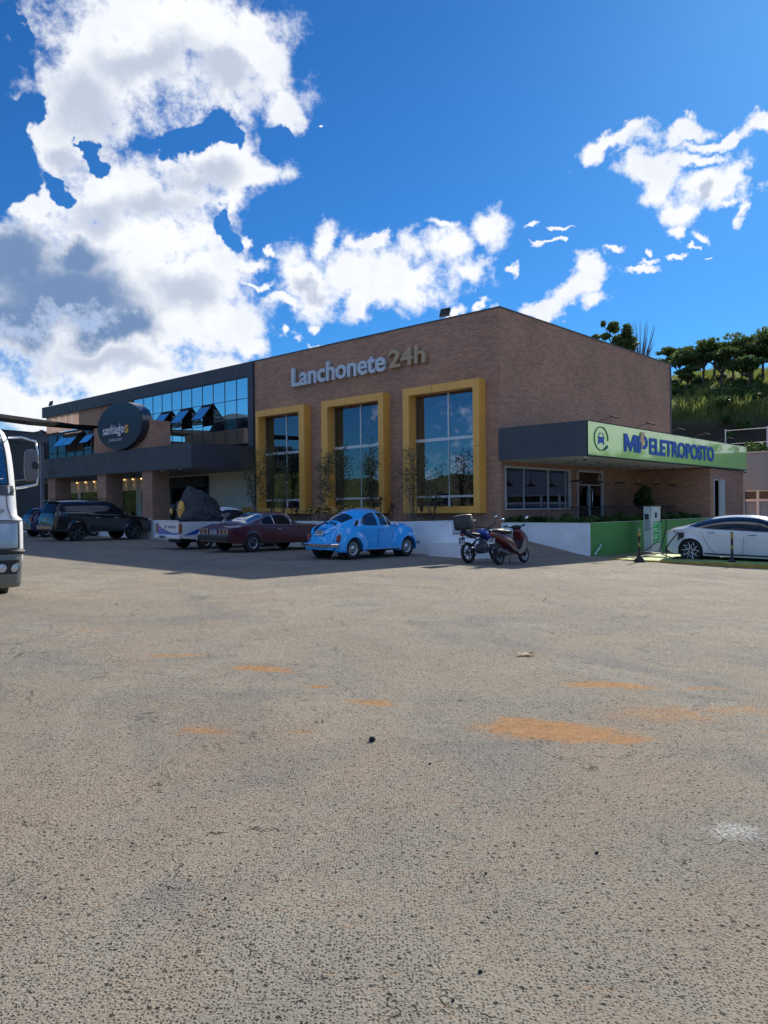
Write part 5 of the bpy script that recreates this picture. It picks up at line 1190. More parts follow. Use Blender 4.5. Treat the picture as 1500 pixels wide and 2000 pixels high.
# ============================================================ motorbikes
def make_motorbike():
    rt = empty('motorbike', label='blue motorbike with a black top box leaning on its stand at the white steps', cat='motorbike', group='two-wheelers parked by the steps')
    blue = paint('bright_blue_paint', (.008, .04, .32)); eng = mat('engine_grey', (.10, .10, .11), .45, .6)
    def w2(x, r, wd):
        h = MB(); h.x = Matrix.Translation((x, 0, r)); h.lathe([(.0, -.05), (.045, -.05), (.045, .05), (0, .05)], n=12); h_ = h.build('wheel', eng, rt)
        t_ = MB(); t_.x = h.x; t_.lathe([(r-.075, -wd*.35), (r-.04, -wd*.5), (r-.01, -wd*.3), (r, 0), (r-.01, wd*.3), (r-.04, wd*.5), (r-.075, wd*.35), (r-.075, -wd*.35)], n=32); t_.build('tyre', RUBBER, h_)
        s_ = MB(); s_.x = h.x; s_.lathe([(r-.07, -.03), (r-.09, -.025), (r-.09, .025), (r-.07, .03)], n=32)
        for k in range(5): a = 2*math.pi*k/5; s_.tube([(.04*math.cos(a), 0, .04*math.sin(a)), ((r-.085)*math.cos(a), 0, (r-.085)*math.sin(a))], .013, 5)
        s_.lathe([(.11, -.045), (.11, -.05), (.07, -.05)], n=20); s_.build('rim', eng, h_)
    w2(-.67, .30, .12); w2(.67, .30, .09)
    M = MB(); M.sq((-.0, 0, .40), (.20, .12, .15), .6); M.sq((.10, 0, .55), (.12, .10, .12), .6); M.tube([(.2, -.08, .5), (.1, -.16, .28), (-.3, -.17, .30), (-.75, -.18, .40)], [.025, .025, .045, .05], 8); M.build('engine', eng, rt)
    M = MB(); M.tube([(.45, 0, .88), (.1, 0, .72), (-.25, 0, .62), (-.67, .1, .30)], .025, 6); M.tube([(-.25, 0, .62), (-.67, -.1, .30)], .025, 6); M.tube([(-.2, 0, .68), (-.75, 0, .80)], .02, 6); M.build('frame', DARK, rt)
    M = MB()
    for s_ in (-1, 1): M.tube([(.67, s_*.07, .30), (.44, s_*.07, .92)], [.022, .026], 7)
    M.build('fork', eng, rt)
    M = MB(); M.sq((.16, 0, .83), (.26, .13, .13), .8, rot=(0, .15, 0)); M.sq((.30, 0, .74), (.16, .15, .12), .7, rot=(0, .4, 0)); M.build('fuel_tank', blue, rt)
    M = MB(); M.sq((-.30, 0, .79), (.32, .12, .05), .6, rot=(0, .10, 0)); M.build('seat', DARK, rt)
    M = MB(); M.prism([(-.35, .09, .70), (-.85, .06, .86), (-.80, .06, .92), (-.3, .09, .80)], (0, -.18, 0)); M.build('tail_cowl', paint('dark_navy_paint', (.012, .02, .07)), rt)
    M = MB(); M.sq((-.84, 0, .80), (.03, .07, .03), .7); M.build('tail_light', RED, rt)
    M = MB(); M.rbox((-.88, 0, .62), (.02, .18, .22), (0, .25, 0)); M.tube([(-.82, 0, .8), (-.9, 0, .55)], .015, 5); M.build('rear_mudguard', DARK, rt)
    plate(rt, rearM(-.905, 0, .60, -.2), .19, .16, 'RNA 3D4')
    M = MB(); M.tube([(.30, -.36, 1.06), (.38, -.2, 1.04), (.42, 0, .98), (.38, .2, 1.04), (.30, .36, 1.06)], .014, 6); M.sq((.55, 0, .88), (.09, .10, .12), .8); M.build('handlebar', DARK, rt)
    M = MB(); M.sq((.62, 0, .88), (.05, .08, .09), .9); M.build('headlight', CLEAR, rt)
    for s_ in (-1, 1):
        M = MB(); M.tube([(.34, s_*.28, 1.05), (.36, s_*.36, 1.22)], .007, 5); M.sq((.35, s_*.38, 1.25), (.02, .065, .04), .8, rot=(s_*.4, 0, 0)); o = M.build('mirror', DARK, rt)
        M = MB(); M.sq((.333, s_*.38, 1.25), (.008, .057, .033), .8, rot=(s_*.4, 0, 0)); M.build('mirror_glass', CHROME, o)
        M = MB(); M.sq((-.80, s_*.13, .72), (.03, .03, .022), 1); M.build('indicator', AMBER, rt)
    M = MB(); M.sq((.67, 0, .60), (.20, .06, .03), .8); M.build('front_mudguard', blue, rt)
    M = MB(); M.tube([(-.1, .1, .3), (-.2, .28, .02)], .014, 5); M.build('side_stand', DARK, rt)
    M = MB(); M.sq((-.72, 0, 1.13), (.21, .23, .20), .35); o = M.build('top_box', mat('top_box_black', (.035, .033, .032), .5), rt)
    M = MB(); M.sq((-.72, 0, 1.33), (.215, .235, .035), .5, .9); M.build('lid', mat('grey_lid', (.28, .27, .24), .45), o)
    M = MB(); M.sq((-.935, 0, 1.17), (.015, .06, .035), .5); M.build('latch', mat('engine_grey'), o)
    return rt
mk = make_motorbike(); p = L2W(3.0, -5.45); place(mk, p.x, p.y, HB); mk.matrix_world = mk.matrix_world @ Matrix.Rotation(R(-9), 4, 'X')
def make_scooter():
    rt = empty('scooter', label='dark red scooter on its stand nearest the lot beside the blue motorbike', cat='scooter', group='two-wheelers parked by the steps')
    red = paint('dark_red_paint', (.12, .012, .016)); gr = mat('tan_grey_plastic', (.22, .20, .18), .4)
    for x, r, wd in ((-.62, .25, .12), (.64, .25, .10)):
        h = MB(); h.x = Matrix.Translation((x, 0, r)); h.lathe([(0, -.05), (.05, -.05), (.05, .05), (0, .05)], n=12); h_ = h.build('wheel', DARK, rt)
        t_ = MB(); t_.x = h.x; t_.lathe([(r-.08, -wd*.35), (r-.04, -wd*.5), (r-.01, -wd*.3), (r, 0), (r-.01, wd*.3), (r-.04, wd*.5), (r-.08, wd*.35), (r-.08, -wd*.35)], n=32); t_.build('tyre', RUBBER, h_)
        s_ = MB(); s_.x = h.x; s_.lathe([(r-.07, -.03), (r-.09, -.03), (r-.09, .03), (r-.07, .03)], n=28)
        for k in range(6): a = 2*math.pi*k/6; s_.tube([(.04*math.cos(a), 0, .04*math.sin(a)), ((r-.085)*math.cos(a), 0, (r-.085)*math.sin(a))], .012, 5)
        s_.build('rim', STEELR, h_)
    # rear body tapering up to the tail, seat, apron, floor hump
    M = MB(); vs = []; st_ = [(-.86, .80, .90, .05), (-.75, .70, .90, .12), (-.50, .56, .86, .17), (-.2, .42, .80, .19), (.05, .30, .60, .18), (.2, .26, .46, .15)]
    for x, z0, z1, w in st_:
        for k in range(16):
            a = 2*math.pi*k/16; vs.append((x, w*math.copysign(abs(math.cos(a))**.7, math.cos(a)), (z0+z1)/2+(z1-z0)/2*math.copysign(abs(math.sin(a))**.7, math.sin(a))))
    M.add(vs, [(i*16+k, i*16+(k+1) % 16, (i+1)*16+(k+1) % 16, (i+1)*16+k) for i in range(5) for k in range(16)]+[tuple(range(16))[::-1], tuple(80+k for k in range(16))], sm=True); M.build('rear_body', red, rt)
    M = MB(); M.tube([(.15, -.16, .34), (-.15, -.20, .42), (-.45, -.2, .62)], [.05, .03, .01], 6); M.tube([(.15, .16, .34), (-.15, .20, .42), (-.45, .2, .62)], [.05, .03, .01], 6)
    for s_ in (-1, 1): M.prism([(.62, s_*.19, .74), (.36, s_*.21, .34), (.12, s_*.21, .26), (.0, s_*.21, .34), (.22, s_*.21, .44), (.50, s_*.19, .80)], (0, s_*.015, 0))
    M.build('side_trim', gr, rt)
    M = MB(); M.sq((-.38, 0, .90), (.40, .14, .055), .6, rot=(0, .06, 0)); M.sq((-.55, 0, .95), (.2, .12, .04), .7); M.build('seat', DARK, rt)
    M = MB(); M.tube([(-.55, .14, .93), (-.85, .13, .96), (-.92, 0, .97), (-.85, -.13, .96), (-.55, -.14, .93)], .014, 6); M.build('grab_rail', mat('pale_silver', (.6, .6, .62), .3, .6), rt)
    M = MB(); M.sq((-.89, 0, .84), (.03, .09, .035), .7); M.build('tail_light', RED, rt)
    M = MB(); M.rbox((-.86, 0, .62), (.03, .17, .32), (0, .35, 0)); M.build('rear_mudguard', DARK, rt)
    plate(rt, rearM(-.90, 0, .66, -.3), .19, .16, 'QMB 8F2')
    # leg shield and front cowl
    M = MB(); vs = []
    for z, x, w, dp in ((.24, .42, .10, .06), (.40, .50, .20, .08), (.65, .52, .24, .10), (.85, .44, .19, .11), (.98, .36, .11, .08)):
        for k in range(16):
            a = 2*math.pi*k/16; vs.append((x+dp*math.cos(a), w*math.sin(a), z))
    M.add(vs, [(i*16+k, i*16+(k+1) % 16, (i+1)*16+(k+1) % 16, (i+1)*16+k) for i in range(4) for k in range(16)]+[tuple(range(16))[::-1], tuple(64+k for k in range(16))], sm=True); M.build('front_cowl', red, rt)
    M = MB(); M.prism([(.47, .2, .84), (.38, .2, .50), (.30, .2, .36), (.36, .2, .33), (.50, .2, .50), (.52, .2, .80)], (0, -.40, 0)); M.build('leg_shield', DARK, rt)
    M = MB(); M.sq((.58, 0, .70), (.05, .15, .09), .8, rot=(0, -.3, 0)); M.build('headlight', CLEAR, rt)
    M = MB()
    for s_ in (-1, 1): M.tube([(.64, s_*.07, .25), (.45, s_*.06, .62)], .022, 6)
    M.build('fork', DARK, rt)
    M = MB(); M.sq((.62, 0, .50), (.20, .065, .05), .8); M.build('front_mudguard', red, rt)
    M = MB(); M.tube([(.22, -.35, 1.06), (.30, -.18, 1.03), (.36, 0, 1.0), (.30, .18, 1.03), (.22, .35, 1.06)], .016, 6); M.sq((.34, 0, 1.02), (.10, .15, .06), .8); M.tube([(.22, -.35, 1.06), (.27, -.24, 1.045)], .024, 8); M.tube([(.22, .35, 1.06), (.27, .24, 1.045)], .024, 8); M.build('handlebar', DARK, rt)
    for s_ in (-1, 1):
        M = MB(); M.tube([(.28, s_*.25, 1.05), (.30, s_*.36, 1.22)], .007, 5); M.sq((.29, s_*.39, 1.26), (.02, .07, .042), .8, rot=(s_*.5, 0, 0)); o = M.build('mirror', DARK, rt)
        M = MB(); M.sq((.272, s_*.39, 1.26), (.008, .062, .036), .8, rot=(s_*.5, 0, 0)); M.build('mirror_glass', CHROME, o)
    M = MB(); M.sq((-.40, .02, .34), (.30, .12, .11), .6); M.tube([(-.2, -.17, .28), (-.5, -.19, .30), (-.85, -.19, .42)], [.03, .06, .055], 8); M.build('engine', mat('engine_grey'), rt)
    M = MB(); M.tube([(-.25, -.12, .2), (-.35, -.16, .0)], .014, 5); M.tube([(-.25, .12, .2), (-.35, .16, .0)], .014, 5); M.build('stand', DARK, rt)
    return rt
sc = make_scooter(); p = L2W(3.85, -5.30); place(sc, p.x, p.y, HB); sc.matrix_world = sc.matrix_world @ Matrix.Rotation(R(-5), 4, 'X')

# ============================================================ charger, pad, posts
pad = lthing('charging_pad', 4.6, -.95, 0, 'low green and yellow painted pad under the white electric saloon', 'pad')
pz = -.235
M = MB(); M.box(.18, 12, .18, 3.3, -.6, pz+.09); M.build('green_surface', mat('green_floor_paint', (.22, .34, .12), .7, var=.2, vs=1.5, bump=.2), pad)
M = MB(); M.box(0, 12, 0, .179, -.6, pz+.094); M.box(0, .179, .18, 3.3, -.6, pz+.094); M.box(.5, 12, 2.1, 2.22, pz+.085, pz+.098)
M.build('yellow_edge', mat('yellow_line_paint', (.42, .30, .05), .7, var=.35, vs=4), pad)
ch = lthing('ev_charger', 4.10, 2.80, -.24, 'pale grey upright charging cabinet with a green notice and coiled black cable', 'charger')
CB = mat('charger_body', (.52, .58, .56), .4, var=.04)
M = MB(); M.box(0, .30, 0, .78, .10, 1.72); M.build('cabinet', CB, ch, bevel=.012)
M = MB(); M.box(-.02, .32, -.02, .80, 0, .10); M.build('plinth', mat('plinth_grey', (.25, .27, .27), .7), ch, bevel=.008)
M = MB(); M.box(-.015, .315, -.015, .795, 1.722, 1.75); M.build('cap', DARK, ch)
M = MB(); M.box(.301, .309, .27, .44, 1.32, 1.50); M.build('screen', mat('screen_black', (.01, .015, .02), .1, coat=1), ch)
M = MB(); M.box(.301, .305, .12, .70, .42, 1.18); nt = M.build('notice', mat('green_notice', (.015, .36, .10), .5), ch)
M = MB()
for y, z, w, hh in ((.17, 1.10, .36, .035), (.17, 1.02, .22, .03), (.17, .90, .30, .05), (.17, .82, .42, .03), (.35, .70, .28, .02), (.35, .66, .22, .02), (.17, .58, .30, .05), (.48, .50, .16, .03)): M.box(.3055, .307, y, y+w, z, z+hh)
M.tube([(.307, .22, .74), (.307, .23, .68)], .03, 6); M.tube([(.307, .24, .50), (.307, .26, .40)], .04, 6); M.build('notice_print', mat('mint_print', (.45, .72, .50), .5), nt)
M = MB()
for k in range(9): M.box(.05, .22, -.006, -.001, .86+k*.042, .882+k*.042)
M.build('vent_louvre', mat('vent_grey', (.14, .18, .22), .6), ch)
M = MB()
for z in (.30, .95, 1.60): M.sq((.275, -.004, z), (.022, .012, .028), .6); M.sq((.304, .77, z), (.012, .02, .028), .6)
M.build('hinge', DARK, ch)
M = MB(); M.rbox((.14, -.04, 1.36), (.12, .08, .19), (0, 0, 0)); o = M.build('holster', DARK, ch, bevel=.01)
M = MB(); M.rbox((.335, .74, 1.2), (.04, .05, .1)); M.build('holster', DARK, ch, bevel=.01)
cb = lthing('charging_cable', 4.3, 2.8, 0, 'black charging cable trailing from the cabinet to the saloon rear wing', 'cable')
def LL(a, b_, z): return (a-4.3, b_-2.8, z)
cp = [sl_.matrix_world @ Vector((-1.74, -.97, .80))]
def w2l(v): r_ = v-L2W(4.3, 2.8, 0); return (r_.x*.738-r_.y*.675, r_.x*.675+r_.y*.738, r_.z)
e = w2l(cp[0])
M = MB(); M.tube([LL(4.42, 3.6, 1.2), LL(4.52, 3.75, 1.1), LL(4.55, 3.7, .7), LL(4.5, 3.5, .2), LL(4.6, 2.9, -.12), LL(5.0, 1.6, -.12), LL(5.1, .3, -.12), (e[0]-.35, e[1]-.22, -.10), (e[0]-.42, e[1]-.12, .15), (e[0]-.26, e[1]-.12, .40), (e[0]-.05, e[1]-.08, .72-.05)], .018, 8)
M.build('cable', mat('cable_black', (.015, .015, .017), .45), cb)
M = MB(); M.rbox(e, (.12, .10, .16)); M.tube([(e[0]+.02, e[1]-.03, e[2]+.05), (e[0]-.05, e[1]-.08, e[2]-.15)], .032, 8); M.build('plug', DARK, cb)
cb2 = lthing('charging_cable', 5.3, -.6, -.2, 'spare looped cable lying round the left rubber based post', 'cable')
M = MB(); M.tube([(-.55, 3.0, .45), (-.75, 2.6, .2), (-.65, 1.6, .10), (-.2, .4, .20), (.35, -.25, .30), (.75, .10, .25), (1.0, .6, .06), (1.05, 1.0, .10)], .017, 8); M.tube([(-.65, 1.6, .1), (-.3, .9, .04), (.1, .1, .06), (.1, -.3, .12), (-.15, -.35, .14), (-.2, -.1, .1)], .017, 8)
M.build('cable', mat('cable_black'), cb2)
def post(X, Y, label):
    o = empty('marker_post', (X, Y, g(X)), AZ, label, 'post', 'marker posts by the charging bay')
    M = MB(); M.lathe([(0, 0), (.17, 0), (.17, .03), (.07, .16), (.05, .20), (0, .20)], axis='z', n=18); M.build('rubber_base', mat('base_rubber', (.03, .03, .032), .8, var=.3, vs=12), o)
    M = MB(); M.cyl((0, 0, .18), (0, 0, .96), .036, .034, 14); M.build('tube', mat('black_tube', (.022, .022, .024), .45), o)
    for z0, z1 in ((.78, .93), (.48, .58)):
        M = MB(); M.lathe([(.0365, z0), (.0375, z0+.005), (.0375, z1-.005), (.0365, z1)], axis='z', n=14); M.build('reflective_band', mat('yellow_band', (.40, .27, .05), .3), o)
    M = MB(); M.lathe([(.037, .955), (.037, .975), (0, .985)], axis='z', n=14); M.build('end_cap', mat('pale_cap', (.45, .42, .3), .5), o)
post(7.61, 22.6, 'dark rubber based post with a yellow band left of the white saloon beside the charger')
post(10.02, 21.82, 'dark rubber based post standing in front of the white saloon door')

# ============================================================ small fittings
def flood(a, b_, z, label, s=1.0, rz=0, tilt=-35, grp=None):
    o = lthing('floodlight', a, b_, z, label, 'floodlight', grp, rz)
    M = MB(); M.rbox((0, -.05*s, .22*s), (.42*s, .09*s, .32*s), (R(tilt), 0, 0)); M.build('housing', DARK, o, bevel=.01)
    M = MB(); M.rbox((0, -.095*s, .19*s), (.37*s, .012, .26*s), (R(tilt), 0, 0)); M.build('glass', mat('flood_glass', (.16, .18, .19), .2, .2, coat=1), o)
    M = MB(); M.tube([(-.15*s, 0, .2*s), (-.15*s, .03, 0), (.15*s, .03, 0), (.15*s, 0, .2*s)], .015, 5); M.build('bracket', DARK, o); return o
flood(-2.53, .1, TOP+.05, 'black floodlight on the brick roof edge above the word and numerals', 1.05, tilt=-20)
flood(-37.0, .1, 8.78, 'small black floodlight on the far left end of the dark roof band', 1.0, tilt=-20)
for i in range(5):
    y = 1.35+i*2.95
    o = lthing('floodlight', 3.45, y, 4.37, ['black arm floodlight on the green sign edge above the car emblem', 'black arm floodlight on the green sign edge above the letters MP', 'black arm floodlight on the sign edge above the middle letters', 'black arm floodlight on the sign edge above the last letters', 'farthest arm floodlight on the plain end of the green sign'][i], 'floodlight', 'arm floodlights along the green sign')
    M = MB(); M.tube([(-.45, 0, .02), (-.1, 0, .14), (.22, 0, .20)], .012, 5); M.build('arm', DARK, o)
    M = MB(); M.rbox((.30, 0, .19), (.26, .30, .035), (0, .35, 0)); M.build('housing', mat('matt_black', (.03, .035, .03), .9, spec=.05), o, bevel=.006)
    M = MB(); M.rbox((.295, 0, .168), (.21, .25, .008), (0, .35, 0)); M.build('glass', mat('flood_front', (.05, .06, .06), .8, spec=.1), o)
for i, yb in enumerate((1.83, 3.63, 5.38, 7.15, 8.96, 10.82)):
    o = lthing('pendant_lamp', 2.0, yb, 3.19, ['first', 'second', 'third', 'fourth', 'fifth', 'sixth'][i]+' copper funnel lamp from the canopy corner, hanging in a row over the terrace', 'pendant lamp', 'copper pendant lamps under the canopy')
    M = MB(); M.cyl((0, 0, 0), (0, 0, -.48), .006, n=5); M.build('cord', DARK, o)
    M = MB(); M.lathe([(.0, 0), (.05, 0), (.05, -.02), (0, -.025)], axis='z', n=12); M.build('ceiling_rose', DARK, o)
    M = MB(); M.lathe([(.0, -.48), (.025, -.48), (.035, -.58), (.055, -.66), (.10, -.72)], axis='z', n=20); M.build('copper_neck', mat('copper', (.50, .27, .14), .35, .6), o)
    M = MB(); M.lathe([(.10, -.72), (.20, -.755), (.23, -.79), (.225, -.79), (.1, -.735)], axis='z', n=20); M.build('lamp_shade', mat('dark_shade', (.05, .035, .03), .4, .4), o)
def dome(a, b_, z, label):
    o = lthing('security_camera', a, b_, z, label, 'camera', 'small security cameras')
    M = MB(); M.lathe([(0, .0), (.075, .0), (.08, -.05), (.07, -.07)], axis='z', n=16); M.build('housing', mat('camera_white', (.6, .6, .6), .4), o)
    M = MB(); M.lathe([(.068, -.07), (.055, -.11), (0, -.13)], axis='z', n=16); M.build('dome', mat('screen_black'), o)
dome(3.55, 15.8, 3.16, 'small white dome camera at the far end of the green sign')
dome(3.2, .25, 3.185, 'small white camera under the near corner of the canopy')
dome(-15.6, -3.35, 3.46, 'small camera under the right corner of the dark porch')

# terrace shrub beside the brick wall
o = lthing('terrace_shrub', 1.3, 9.2, .9, 'dark round leafed shrub in the brick corner of the terrace', 'shrub')
V, F = leaves([(0, 0, .9), (.3, -.3, .7), (-.2, .4, .8), (.1, .1, 1.2)], [.4, .35, .35, .3], 1500, .10, 1.0, seed=9); mesh_np('foliage', V, F, LF_TREE, o)
M = MB(); M.tube([(0, 0, 0), (.02, .02, .8)], .03, 5); M.build('stem', BARK, o)

# ============================================================ right-hand neighbour
nb_ = lthing('neighbour_building', 2.45, 19, 0, 'low grey flat roofed building with white framed windows at the right edge', 'building')
GREYW = mat('grey_render', (.30, .31, .33), .8, var=.06, vs=.7)
M = MB(); wall(M, (0, 0), (16, 0), -.8, 4.2, .3, [(.1, 15.8, .9, 2.26)]); M.box(0, .3, .3, 12, -.8, 4.2); M.box(0, 16, 11.8, 12.1, -.8, 4.2); M.build('wall', GREYW, nb_)
M = MB(); M.box(-.05, 16, -.08, .3, 4.2, 4.28); M.build('coping', mat('pale_coping', (.5, .48, .44), .7), nb_)
M = MB(); M.box(0.3, 16, .3, 11.8, 3.9, 4.0); M.build('roof', CONC, nb_)
M = MB(); M.box(.1, 15.8, .05, .14, 1.68, 1.80); M.box(.1, 15.8, .05, .14, 2.20, 2.26)
for x in (.66, 1.9, 3.2, 4.5, 5.8, 7.1, 8.4, 9.7, 11): M.box(x, x+.13, .045, .145, .9, 2.26)
w = M.build('window', ALU, nb_)
M = MB(); M.box(.1, 15.8, .10, .108, 1.8, 2.2); M.build('pane', DGLASS, w)
M = MB(); M.box(.1, 15.8, .12, .128, .9, 1.68); M.build('panel', mat('grey_blind', (.26, .30, .34), .5, var=.08, vs=6), w)
V = []; cs = []
rsn = np.random.RandomState(11)
for i in range(60): cs.append((rsn.uniform(0, 14), rsn.uniform(.2, 1.3), rsn.uniform(.05, .4)))
Vn, Fn = leaves(cs, [.28]*60, 3500, .12, 1.0, seed=12); o = mesh_np('roof_planting', Vn, Fn, LF_HEDGE); o.location = L2W(2.45, 19, 4.25); o.rotation_euler = (0, 0, AZ); tag(o, 'row of green plants along the grey roof edge', 'plants', kind='stuff')
pg = lthing('pergola', 2.9, 24, 4.0, 'pale metal framed shelter on the roof of the grey building', 'pergola')
M = MB()
for x in (0, 2.4, 2.9, 6): M.box(x, x+.08, 0, .08, 0, 2.1); M.box(x, x+.08, 3, 3.08, 0, 2.1)
M.box(-.05, 6.2, -.02, .1, 2.1, 2.2); M.box(-.05, 6.2, 2.98, 3.1, 2.1, 2.2); M.build('frame', ALU, pg)
M = MB(); M.box(-.1, 6.3, -.1, 3.2, 2.21, 2.25); M.build('roof_sheet', mat('pale_sheet', (.5, .55, .6), .3), pg)
fn = lthing('wire_fence', -2.0, 30, 0, 'thin pale wire fence with posts below the dark bank', 'fence')
for i in range(9): M = MB(); M.tube([(i*2.6, 0, 4), (i*2.6, 0, 6.6)], .04, 5); M.build('post', ALU, fn)
M = MB(); M.tube([(0, 0, 6.5), (20.8, 0, 6.5)], .02, 4); M.tube([(0, 0, 5.6), (20.8, 0, 5.6)], .015, 4); M.build('wire', ALU, fn)

# ============================================================ left-hand steel canopy (its roof meets the restaurant)
cn = lthing('steel_canopy', -50, -14, 0, 'broad dark steel forecourt canopy behind the white lorry', 'canopy')
def cw_(px, py, Y):   # helper: point in this thing's frame from a sight line and its distance
    v = Vector(((px-750)/1479*Y, Y, CAMZ+(993+.0098*(750-px)-py)/1479*Y)); r_ = v-L2W(-50, -14, 0); return (r_.x*.738-r_.y*.675, r_.x*.675+r_.y*.738, r_.z)
P0, P1, P2_ = cw_(-260, 780, 34), cw_(60, 823, 42), cw_(186, 831, 47)
P3, P4 = cw_(-520, 775, 52), cw_(-60, 834, 58)
M = MB()
for a_, c2 in ((P0, P1), (P1, P2_)):
    M.prism([a_, c2, (c2[0], c2[1], c2[2]-(.22 if c2 is P1 else .10)), (a_[0], a_[1], a_[2]-.22)], (-3.2, 6.0, .3))
M.build('roof', mat('canopy_metal', (.018, .018, .019), .8, spec=.05), cn)
M = MB(); a_ = cw_(-260, 815, 36); c2 = cw_(92, 846, 44)
M.prism([a_, c2, (c2[0], c2[1], c2[2]-.55), (a_[0], a_[1], a_[2]-.55)], (-.1, .2, 0)); M.build('beam', mat('grey_beam', (.20, .21, .23), .6), cn)
for px, Y in ((83, 44.2), (-120, 38)):
    t0 = cw_(px, 850, Y); M = MB(); M.box(t0[0]-.09, t0[0]+.09, t0[1]-.09, t0[1]+.09, -1, t0[2]+.3); M.build('column', mat('grey_beam'), cn)
bw = lthing('dark_shed', -62, -1, 0, 'dark walled shed under the steel canopy left of the restaurant', 'building')
M = MB(); M.box(0, 21.5, 2, 14, -.5, 7.2); M.build('wall', mat('shed_dark', (.03, .034, .038), .8), bw)
M = MB(); M.box(-.3, 21.7, 1.7, 14.3, 7.2, 7.4); M.build('roof', mat('canopy_metal'), bw)
# two-column wall light etc. of the opposite side of the road, only seen mirrored in the glazing
os_ = empty('arched_shed', (-46, -30, 0), R(20), 'long shed with an arched roof and block wall mirrored in the glazing', 'building')
M = MB(); M.box(-16, 16, -6, 6, -.5, 5.5); M.build('block_wall', mat('block_wall', (.16, .14, .14), .9, var=.2, vs=1), os_)
M = MB(); n = 16; arc = [(-16+0, 6.2*math.cos(math.pi*k/n), 5.5+3.4*math.sin(math.pi*k/n)) for k in range(n+1)]; M.prism(arc, (32, 0, 0)); M.build('arched_roof', mat('canopy_metal'), os_)

# ============================================================ plants in the white planter
def shrub(a, b_, h, spread, nst, nleaf, label, seed, lw=.045, mt=LF_SHRUB, name='slender_tree', grp='slender bare trees before the facade'):
    rs = random.Random(seed); o = lthing(name, a, b_, .9, label, 'tree', grp)
    M = MB(); tips = []
    for i in range(nst):
        x, y = rs.uniform(-.12, .12), rs.uniform(-.1, .1); tx, ty = rs.uniform(-1, 1)*spread*.7, rs.uniform(-.35, .35)*spread; hh = h*rs.uniform(.75, 1.0)
        pts = [(x+(tx-x)*t**1.4+rs.uniform(-.03, .03), y+(ty-y)*t+rs.uniform(-.03, .03), hh*t) for t in (0, .2, .4, .6, .8, 1)]
        M.tube(pts, [.018, .016, .013, .010, .007, .004], 5)
        for j in range(9):
            t = rs.uniform(.3, 1); k = min(4, int(t*5)); p0 = Vector(pts[k]).lerp(Vector(pts[k+1]), t*5-k)
            dv = Vector((rs.uniform(-1, 1), rs.uniform(-.6, .6), rs.uniform(.2, 1.1))).normalized()*rs.uniform(.25, .6)*spread/.8
            M.tube([p0, p0+dv*.5+Vector((0, 0, .02)), p0+dv], [.006, .004, .003], 4); tips += [tuple(p0+dv), tuple(p0+dv*.6)]
        tips += pts[3:]
    M.build('stem', BARKL if seed % 2 else BARK, o)
    V, F = leaves(tips, [.20]*len(tips), int(nleaf*1.25), lw*1.15, 1.0, seed=seed); mesh_np('foliage', V, F, mt, o); return o
shrub(-11.3, -1.4, 3.3, .75, 6, 950, 'slender sparse leafed tree before the left yellow window beside the porch', 2)
shrub(-12.9, -1.2, 3.3, .8, 5, 900, 'slender tree at the porch end before the left edge of the left window', 3)
shrub(-10.4, -1.5, 3.2, .6, 5, 700, 'slender tree at the right edge of the left yellow window', 4)
shrub(-8.0, -1.4, 3.1, .7, 6, 800, 'slender tree before the left half of the middle yellow window', 5)
shrub(-6.6, -1.5, 3.2, .65, 6, 800, 'slender tree before the right half of the middle yellow window', 8)
shrub(-5.2, -1.3, 3.3, .6, 5, 800, 'slender tree at the right edge of the middle yellow window', 6)
shrub(-2.95, -1.5, 3.0, .85, 9, 520, 'pale twiggy tree with bare fanned branches before the right yellow window', 7)
shrub(-2.1, -1.4, 1.9, .9, 6, 520, 'shorter leafy tree right of the twiggy one before the right window', 10)
def rosette(a, b_, z, h, n, ln, mt, name, label, cat='plant', grp=None, wd=.05, seed=0, stem=True):
    rs = random.Random(seed); o = lthing(name, a, b_, z, label, cat, grp); M = MB()
    for i in range(n):
        az = rs.uniform(0, 2*math.pi); el = rs.uniform(.1, 1.3); L = ln*rs.uniform(.7, 1.1); zc = h*rs.uniform(.75, 1.0) if stem else 0
        d1 = Vector((math.cos(az)*math.cos(el), math.sin(az)*math.cos(el), math.sin(el))); sd = Vector((-math.sin(az), math.cos(az), 0))*wd/2; c0 = Vector((0, 0, zc))
        vs = []
        for t, w in ((0, .5), (.35, 1.0), (.7, .8), (1, .05)):
            p = c0+d1*L*t+Vector((0, 0, -L*.55*t*t)); vs += [tuple(p-sd*w), tuple(p+sd*w)]
        M.add(vs, [(0, 1, 3, 2), (2, 3, 5, 4), (4, 5, 7, 6)])
    M.build('foliage', mt, o)
    if stem: M = MB(); M.tube([(0, 0, 0), (.02, .01, h*.9)], .018, 5); M.build('stem', BARK, o)
    return o
CR = 'yellow crotons along the white planter'
for i, (a, b_) in enumerate([(-12.6, -2.9), (-12.1, -3.1), (-11.2, -3.0), (-10.7, -3.1), (-7.1, -2.9), (-6.5, -3.0), (-5.9, -3.1), (-5.3, -3.0), (-4.9, -2.8), (-12.9, -2.7)]):
    rosette(a, b_, .9, .62, 80, .36, LF_CROTON, 'croton', ['yellow croton above the maroon coupe roof, leftmost pair', 'second yellow croton from the porch above the coupe', 'yellow croton above the coupe side windows', 'rightmost yellow croton above the maroon coupe', 'leftmost croton over the blue car roof', 'second croton over the blue car roof', 'third croton over the blue car roof', 'fourth croton over the blue car roof', 'rightmost croton beside the middle window edge', 'yellow croton nearest the cream porch wall'][i], grp=CR, wd=.10, seed=20+i)
